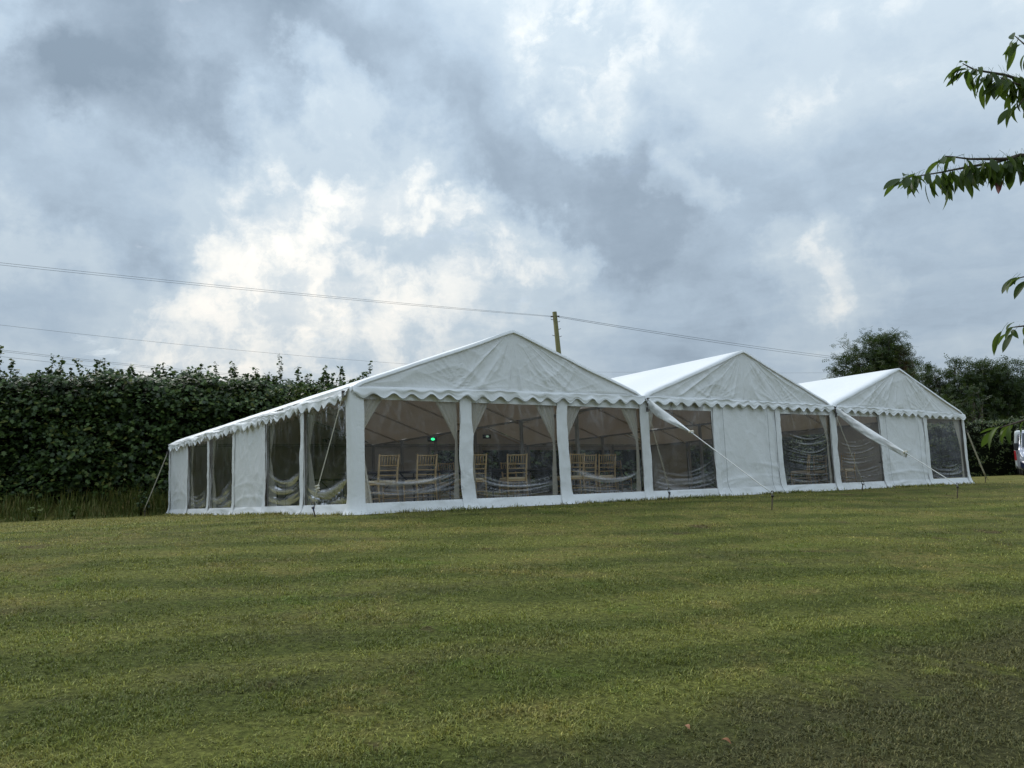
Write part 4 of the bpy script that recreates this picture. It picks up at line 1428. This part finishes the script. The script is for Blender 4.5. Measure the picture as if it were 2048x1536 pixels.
# rank grass and weeds below the tall hedge
def rank_grass():
    n = 30000
    s, pos, nr = poly_sample(HEDGE[:9], n)
    off = 1.15 + RNG.uniform(0, 1, n) ** .8 * 1.9
    x = pos[:, 0] + nr[:, 0] * off; y = pos[:, 1] + nr[:, 1] * off
    far = sstep(3.1, 1.6, off)
    h = (0.10 + .85 * far * (0.25 + fbm(s * .7, off, 4))) * RNG.uniform(.5, 1.2, n)
    u = DV[0] * (x - A0[0]) + DV[1] * (y - A0[1]); v = NV[0] * (x - A0[0]) + NV[1] * (y - A0[1])
    keep = ~((u > -.1) & (v < LEN + .15))
    x, y, h = x[keep], y[keep], h[keep]; n = len(x)
    z = ground_z(x, y)
    az = RNG.uniform(0, 2 * np.pi, n); w_ = RNG.uniform(.006, .013, n)
    d = np.stack([np.cos(az), np.sin(az)], 1); p = np.stack([-d[:, 1], d[:, 0]], 1)
    B = np.stack([x, y, z - .02], 1)
    bl = B.copy(); bl[:, :2] -= p * w_[:, None]; br = B.copy(); br[:, :2] += p * w_[:, None]
    le = RNG.uniform(.15, 1.1, n)
    mid = B.copy(); mid[:, :2] += d * (h * le * .35)[:, None]; mid[:, 2] += h * .6
    ml = mid.copy(); ml[:, :2] -= p * (w_ * .8)[:, None]; mr = mid.copy(); mr[:, :2] += p * (w_ * .8)[:, None]
    tip = B.copy(); tip[:, :2] += d * (h * le)[:, None]; tip[:, 2] += h * (1 - .45 * le)
    V = np.stack([bl, br, mr, ml, tip], 1).reshape(-1, 3); i = np.arange(n)[:, None] * 5
    F = np.concatenate([i + np.array([[0, 1, 2]]), i + np.array([[0, 2, 3]]), i + np.array([[3, 2, 4]])])
    o = mesh_np('tall_grass', V, F, M['weed'], None, False, {'rnd': np.repeat(RNG.random(n), 5)})
    tag(o, 'rank uncut grass growing along the foot of the tall hedge', 'grass', kind='stuff')


rank_grass()


def weed(px, py, Y, h, label, mat):
    p = at(px, py, Y); p[2] = float(ground_z(p[0], p[1]))
    root = empty('weed', p, 0, label, 'weed', 'weeds below the tall hedge')
    mb = MB(); P = []
    for k in range(5):
        a = RNG.uniform(0, 6.28); t = np.array([math.cos(a) * h * .35, math.sin(a) * h * .35, h * RNG.uniform(.7, 1.0)])
        mb.tube([(0, 0, -.03), t * np.array([.3, .3, .5]), t], [.008, .006, .003], 5)
        for q in np.linspace(.35, 1, 8): P.append(t * np.array([q * q, q * q, q]) + RNG.normal(0, .04, 3))
    mb.build('stems', M['stem'], root, True)
    P = np.array(P); n = len(P)
    scatter('leaves', OVAL_V, OVAL_F, P, rotmats(n, .2, 1.2), .13 * RNG.uniform(.7, 1.3, n), mat, root)


weed(72, 1030, 23.6, .45, 'small yellow-green weed in the rank grass away from the marquees', M['nettle'])
weed(282, 1022, 25.6, .8, 'leafy green weed standing beside the staked strap below the hedge', M['maple'])
weed(298, 1000, 26.0, .9, 'leafy green weed close behind the staked strap, against the hedge', M['maple'])
weed(150, 1030, 24.5, .35, 'low pale weed in the middle of the rank grass strip', M['nettle'])


# ------------------------------------------------------------------ cherry tree reaching in from the side
def cherry():
    Yc = 5.2
    base = np.array([4.55, 5.6]); gz = float(ground_z(*base))
    o0 = np.array([base[0], base[1], gz])
    root = empty('cherry_tree', o0, 0, 'cherry tree with drooping glossy green leaves reaching in over the lawn', 'tree')
    crown_top = np.array([4.42, 5.55, gz + 4.45])
    MB().tube([np.array([0, 0, -.1]), np.array([.02, 0, .9]), np.array([-.05, 0, 2.0]), crown_top - o0], [.075, .06, .045, .008], 10).build('trunk', M['bark'], root, True)
    limbs = [  # photo path of each branch: pixel, pixel, ... at distance
        ([(2170, 190), (2090, 125), (2030, 72)], 5.0, 60),
        ([(2170, 150), (2110, 170), (2050, 195), (2035, 215)], 5.0, 46),
        ([(2200, 210), (2090, 175), (2010, 150), (1950, 140), (1925, 127)], 5.1, 140),
        ([(2190, 300), (2080, 165), (2040, 170), (2000, 155)], 5.05, 44),
        ([(2220, 330), (2100, 315), (2040, 310), (1990, 325), (1930, 335), (1880, 345), (1805, 357)], 5.0, 165),
        ([(2100, 305), (2010, 318), (1940, 318), (1890, 312)], 4.95, 56),
        ([(2180, 560), (2090, 545), (2036, 556)], 5.0, 40),
        ([(2160, 660), (2080, 648), (2022, 655)], 5.0, 46),
        ([(2200, 830), (2100, 832), (2050, 840), (1998, 856)], 4.9, 34)]
    # leaf: pointed, channelled along the midrib, drooping
    ny, V, F = 7, [], []
    for i in range(ny):
        t = i / (ny - 1)
        w = 0.19 * (math.sin(math.pi * min(1, t * .92 + .04)) ** .85) * (1 if t < .6 else 1 - .25 * (t - .6)) * (0.0 if i == ny - 1 else 1)
        zc = -.30 * t * t
        V += [(-w, t, zc + w * .35), (0, t, zc), (w, t, zc + w * .35)]
    for i in range(ny - 1):
        for j in range(2):
            a = i * 3 + j; F.append((a, a + 1, a + 4, a + 3))
    k0 = len(V)
    V += [(-.012, .02, .0), (.012, .02, .0), (-.012, -.24, .0), (.012, -.24, .0), (-.010, -.47, -.05), (.010, -.47, -.05)]
    F += [(k0, k0 + 1, k0 + 3, k0 + 2), (k0 + 2, k0 + 3, k0 + 5, k0 + 4)]
    me_v = []
    for kk in range(3):
        vv = np.array(V); vv[:, 2] *= (0.6, 1.0, 1.6)[kk]; vv[:, 0] *= (1.0, .85, .7)[kk]
        me = bpy.data.meshes.new('leaf')
        me.from_pydata([tuple(map(float, q)) for q in vv], [], F)
        me.polygons.foreach_set('use_smooth', np.ones(len(F), bool))
        a = me.attributes.new('rnd', 'FLOAT', 'POINT'); a.data.foreach_set('value', np.full(len(V), .15 + .35 * kk, np.float32))
        me.materials.append(M['cherry']); me_v.append(me)
    me_red = me_v[0].copy(); me_red.materials.clear(); me_red.materials.append(simple('red_cherry_leaf', (0.22, 0.03, 0.03), .45))
    rg = np.random.default_rng(5)
    n_obj = 0; rest_v = []; rest_k = []
    for li, (path, Y, nl) in enumerate(limbs):
        pts = [at(px, py, Y + .25 * (k == 0)) - o0 for k, (px, py) in enumerate(path)]
        z0 = pts[0][2]
        start = np.array([-.03, 0, max(.9, min(4.2, z0 - .25))])
        full = [start] + pts
        br = MB().tube(full, list(np.linspace(.018, .003, len(full))), 7).build('branch', M['bark'], root, True)
        seg = np.array(pts); L = np.concatenate([[0], np.cumsum(np.linalg.norm(np.diff(seg, axis=0), axis=1))])
        for k in range(nl):
            s = L[-1] * (1 - (k / nl) ** 1.05 * .98)
            p = np.array([np.interp(s, L, seg[:, c]) for c in range(3)])
            tip_t = s / L[-1]
            az = rg.uniform(0, 2 * math.pi); hz = rg.normal(0, .012, 3)
            if tip_t > .9: az = math.pi / 2 + rg.normal(0, .8)
            droop = rg.normal(-1.05, .33) if tip_t < .9 else rg.normal(-.62, .3)
            stem = np.array([-math.sin(az) * .035, math.cos(az) * .035, 0.0])
            sc = rg.uniform(.095, .15)
            q = p + stem * (sc / .12) - np.array([0, 0, (rg.uniform(.0, .45) if tip_t < .9 else .05) * sc]) + hz
            kind = rg.integers(3)
            eul = (max(-1.5, min(-.05, droop)), rg.normal(0, .5), az)
            w = q + o0 - CAM
            seen = 1024 + F_PX * (w @ _RT) / (w @ _F) < 2052
            if seen and n_obj < 300:
                n_obj += 1
                o = link('leaf', me_red if (li == 4 and k == 60) else me_v[kind], root)
                o.location = q
                o.rotation_mode = 'YXZ'
                o.rotation_euler = eul
                o.scale = (sc, sc, sc)
            else:
                rm = Matrix.Rotation(eul[2], 3, 'Z') @ Matrix.Rotation(eul[0], 3, 'X') @ Matrix.Rotation(eul[1], 3, 'Y')
                rest_v.append(np.array([q + np.array(rm @ Vector(v_)) * sc for v_ in V])); rest_k.append(.15 + .35 * kind)
    # the rest of the crown, beyond the edge of the picture
    for j in range(30):
        a_ = rg.uniform(-2.2, 1.9); hgt = rg.uniform(1.1, 4.3)
        Lb = rg.uniform(.7, 1.7) * (1.15 - .13 * hgt)
        if math.cos(a_) < 0.2: Lb = min(Lb, .75)
        b0 = np.array([-.03, 0, hgt]); dirv = np.array([math.cos(a_), math.sin(a_), rg.uniform(-.1, .35)])
        pth = [b0, b0 + dirv * Lb * .5 + np.array([0, 0, .05]), b0 + dirv * Lb]
        MB().tube(pth, [.014, .009, .003], 6).build('branch', M['bark'], root, True)
        for k in range(int(38 * Lb) + 6):
            t_ = rg.uniform(.2, 1.02); p = b0 + dirv * Lb * t_ + np.array([0, 0, .1 * t_ * (1 - t_)])
            sc = rg.uniform(.09, .14)
            q = p + rg.normal(0, .03, 3) - np.array([0, 0, .3 * sc])
            w = q + o0 - CAM
            if 1024 + F_PX * (w @ _RT) / (w @ _F) < 2075: continue
            rm = Matrix.Rotation(rg.uniform(0, 6.28), 3, 'Z') @ Matrix.Rotation(rg.normal(-1.0, .35), 3, 'X') @ Matrix.Rotation(rg.normal(0, .5), 3, 'Y')
            rest_v.append(np.array([q + np.array(rm @ Vector(v_)) * sc for v_ in V])); rest_k.append(.15 + .35 * rg.integers(3))
    if rest_v:
        nv_ = len(V)
        RV = np.concatenate(rest_v); RF = [tuple(i_ + j_ * nv_ for i_ in f_) for j_ in range(len(rest_v)) for f_ in F]
        lo = mesh_np('leaves', RV, RF, M['cherry'], root, True, {'rnd': np.repeat(rest_k, nv_)})
        lo['kind'] = 'stuff'
    return root


cherry()


# ------------------------------------------------------------------ parked vans
def paint(name, col, rough=.3):
    m, nt, out = new_mat(name)
    tc = nt.nodes.new('ShaderNodeTexCoord').outputs['Object']
    c = mixc(nt, maprange(nt, noise(nt, tc, 2.5, 6, .6), .4, .8, 0, .25), col, tuple(v * .7 + .04 for v in col))
    p = principled(nt, c, rough); p.inputs['Coat Weight'].default_value = .5
    nt.links.new(p.outputs[0], out.inputs[0]); return m


M['blue_paint'] = paint('navy_van_paint', (0.012, 0.016, 0.05))
M['silver_paint'] = paint('pale_silver_paint', (0.42, 0.44, 0.52))
M['white_paint'] = paint('white_van_paint', (0.72, 0.74, 0.73))
M['glass'] = simple('dark_vehicle_glass', (0.03, 0.035, 0.04), .08, var=.1)
M['tyre'] = simple('tyre_rubber', (0.018, 0.018, 0.018), .85)
M['rim'] = simple('wheel_rim', (.45, .45, .46), .4, .7)
M['lamp_clear'] = simple('headlamp_lens', (.75, .77, .80), .12, .1)
M['lamp_red'] = simple('tail_lamp_red', (.50, .015, .02), .25)
M['black_trim'] = simple('black_plastic', (.02, .02, .022), .6)
M['plate'] = simple('number_plate', (.75, .74, .66), .5)


def loft(name, secs, mat, parent):
    """sections along y: (y, half width, z bottom, z shoulder, half width at roof, z roof)"""
    V = []
    for y, w, zb, zs, wr, zr in secs:
        V += [(-w * .96, y, zb), (-w, y, zb + .12), (-w, y, zs), (-wr, y, zr - .06), (-wr + .08, y, zr), (wr - .08, y, zr), (wr, y, zr - .06), (w, y, zs), (w, y, zb + .12), (w * .96, y, zb)]
    k = 10; F = []
    for i in range(len(secs) - 1):
        for j in range(k):
            F.append((i * k + j, i * k + (j + 1) % k, (i + 1) * k + (j + 1) % k, (i + 1) * k + j))
    F.append(tuple(range(k - 1, -1, -1))); F.append(tuple((len(secs) - 1) * k + j for j in range(k)))
    o = MB().add(V, F).build(name, mat, parent)
    bevel(o, .035, 3)
    return o


def wheel(root, x, y, r=.32):
    s = 1 if x > 0 else -1
    ang = np.linspace(0, 2 * np.pi, 25)[:-1]
    prof = [(-.10, r * .62), (-.10, r * .93), (-.07, r), (.07, r), (.10, r * .93), (.10, r * .62)]
    V = [(x + a, y + math.cos(t) * q, r + math.sin(t) * q) for t in ang for a, q in prof]
    n = len(prof); F = [(i * n + j, i * n + (j + 1) % n, ((i + 1) % 24) * n + (j + 1) % n, ((i + 1) % 24) * n + j) for i in range(24) for j in range(n)]
    t = MB().add(V, F).build('wheel', M['tyre'], root, True)
    MB().tube([(x - .08, y, r), (x + .085 * s, y, r)], [r * .61, r * .58], 20).build('rim', M['rim'], t, True)


def van(label, loc, rz, body, lower, L=4.9, W_=.96, H=1.95):
    root = empty('van', loc, rz, label, 'van', 'vans parked by the clipped hedge')
    zb = .30
    # front is -y
    loft('body', [(0.0, W_ * .90, zb + .12, .80, W_ * .80, .86), (.25, W_ * .98, zb, .98, W_ * .88, 1.02), (.80, W_, zb, 1.10, W_ * .92, 1.16),
                  (1.45, W_, zb, 1.15, W_ * .86, H - .08), (1.9, W_, zb, 1.15, W_ * .88, H), (L - .25, W_, zb, 1.15, W_ * .88, H), (L, W_ * .98, zb + .1, 1.12, W_ * .86, H - .06)], body, root)
    b = loft('front_bumper', [(-.10, W_ * .86, .24, .52, W_ * .84, .60), (.06, W_ * .99, .22, .56, W_ * .97, .66), (.36, W_ * 1.01, .24, .58, W_ * 1.0, .66)], lower, root)
    for sx in (-1, 1):
        MB().tube([(sx * W_ * .70, -.115, .42), (sx * W_ * .70, -.05, .42)], [.07, .08], 14).build('fog_lamp', M['lamp_clear'], b, True)
        h = MB().add([(sx * W_ * .52, -.02, .70), (sx * W_ * .52, .06, .90), (sx * W_ * .94, .24, .98), (sx * W_ * 1.0, .22, .74), (sx * W_ * .9, .02, .68),
                      (sx * W_ * .52, .12, .70), (sx * W_ * .52, .2, .90), (sx * W_ * .90, .4, .96), (sx * W_ * .94, .4, .74), (sx * W_ * .86, .2, .68)],
                     [(0, 1, 2, 3, 4), (9, 8, 7, 6, 5), (0, 5, 6, 1), (1, 6, 7, 2), (2, 7, 8, 3), (3, 8, 9, 4), (4, 9, 5, 0)]).build('headlight', M['lamp_clear'], root)
        bevel(h, .015)
        mm = MB().box((sx * W_ * 1.06 - .09, 1.02, 1.10), (sx * W_ * 1.06 + .09, 1.14, 1.42)).build('mirror', M['black_trim'], root); bevel(mm, .04, 3)
        MB().bar((sx * W_ * .9, 1.1, 1.14), (sx * W_ * 1.04, 1.08, 1.2), .05, .05).build('mirror_arm', M['black_trim'], mm)
        MB().add([(sx * (W_ + .004), 1.10, 1.17), (sx * (W_ + .004), 1.95, 1.17), (sx * (W_ * .89 + .02), 1.95, H - .22), (sx * (W_ * .88 + .02), 1.50, H - .22)], [(0, 1, 2, 3) if sx > 0 else (3, 2, 1, 0)]).build('side_window', M['glass'], root)
        d = MB().box((sx * (W_ + .003) - .003, 1.08, .42), (sx * (W_ + .003) + .003, 2.02, 1.14)).build('door', body, root)
        MB().box((sx * (W_ + .02) - .015, 1.78, .98), (sx * (W_ + .02) + .015, 1.95, 1.02)).build('handle', M['black_trim'], d)
        tl = MB().box((sx * W_ * .93 - .06, L - .04, .72), (sx * W_ * .93 + .06, L + .035, 1.20)).build('tail_light', M['lamp_red'], root); bevel(tl, .02)
        rd = MB().box((sx * .40 - .385, L + .004, .48), (sx * .40 + .385, L + .022, H - .14)).build('rear_door', body, root); bevel(rd, .01)
        MB().box((sx * .14 - .02, L + .02, 1.0), (sx * .14 + .02, L + .045, 1.16)).build('handle', M['black_trim'], rd)
        for y in (.85, L - .95): wheel(root, sx * (W_ - .13), y)
    ws = MB().add([(-W_ * .84, .82, 1.19), (W_ * .84, .82, 1.19), (W_ * .76, 1.40, H - .14), (-W_ * .76, 1.40, H - .14)], [(0, 1, 2, 3)])
    ws.v = [(x, y - .03, z + .03) for x, y, z in ws.v]
    ws.build('windscreen', M['glass'], root)
    g = MB().box((-.42, -.06, .66), (.42, .05, .80)).build('grille', M['black_trim'], root); bevel(g, .02)
    MB().box((-.26, -.125, .36), (.26, -.105, .47)).build('number_plate', M['plate'], root)
    rb = MB().box((-W_ * .94, L - .1, .28), (W_ * .94, L + .08, .44)).build('rear_bumper', M['black_trim'], root); bevel(rb, .04)
    MB().box((-.28, L + .024, .56), (.28, L + .036, .67)).build('number_plate', M['plate'], root)
    return root


p = at(2099, 951, 34.0); gz = float(ground_z(p[0], p[1]))
van('pale silver van with dark navy bumper, parked facing the lawn', (p[0], p[1], gz), R(-30), M['silver_paint'], M['blue_paint'])
p = at(2078, 941, 40.0); rzw = R(180 - 33)
front = np.array([p[0] + math.sin(rzw) * 5.0, p[1] - math.cos(rzw) * 5.0])
van('white van parked tail first behind the silver van, against the clipped hedge', (front[0], front[1], float(ground_z(front[0], front[1]))), rzw, M['white_paint'], M['black_trim'], 5.0, .95, 2.2)


# ------------------------------------------------------------------ fallen leaves on the lawn
def ground_hit(px, py):
    d = ray(px, py); d = d / d[1]
    y = 2.0
    while y < 40:
        q = CAM + d * y
        if q[2] < ground_z(q[0], q[1]): return q
        y += .005
    return CAM + d * 40


for px, py, s_, col, lb in ((1452, 1497, .055, (.20, .075, .02), 'curled orange-brown dead leaf lying on the lawn'),
                            (1374, 1467, .045, (.30, .13, .06), 'small pale pinkish dead leaf lying on the lawn')):
    q = ground_hit(px, py)
    ny, V, F = 6, [], []
    for i in range(ny):
        t = i / (ny - 1); w = .32 * math.sin(math.pi * (t * .94 + .03))
        zc = .22 * math.sin(math.pi * t)
        V += [(-w, t - .5, zc + .25 * w), (0, t - .5, zc), (w, t - .5, zc + .45 * w)]
    for i in range(ny - 1):
        for j in range(2):
            a = i * 3 + j; F.append((a, a + 1, a + 4, a + 3))
    o = MB().add(np.array(V) * s_, F).build('fallen_leaf', simple('dead_leaf_' + lb[:6], col, .7, var=.4, scale=60), None, True)
    o.location = (q[0], q[1], q[2] + .028); o.rotation_euler = (.15, .1, random.uniform(0, 3))
    tag(o, lb, 'leaf', 'fallen leaves')
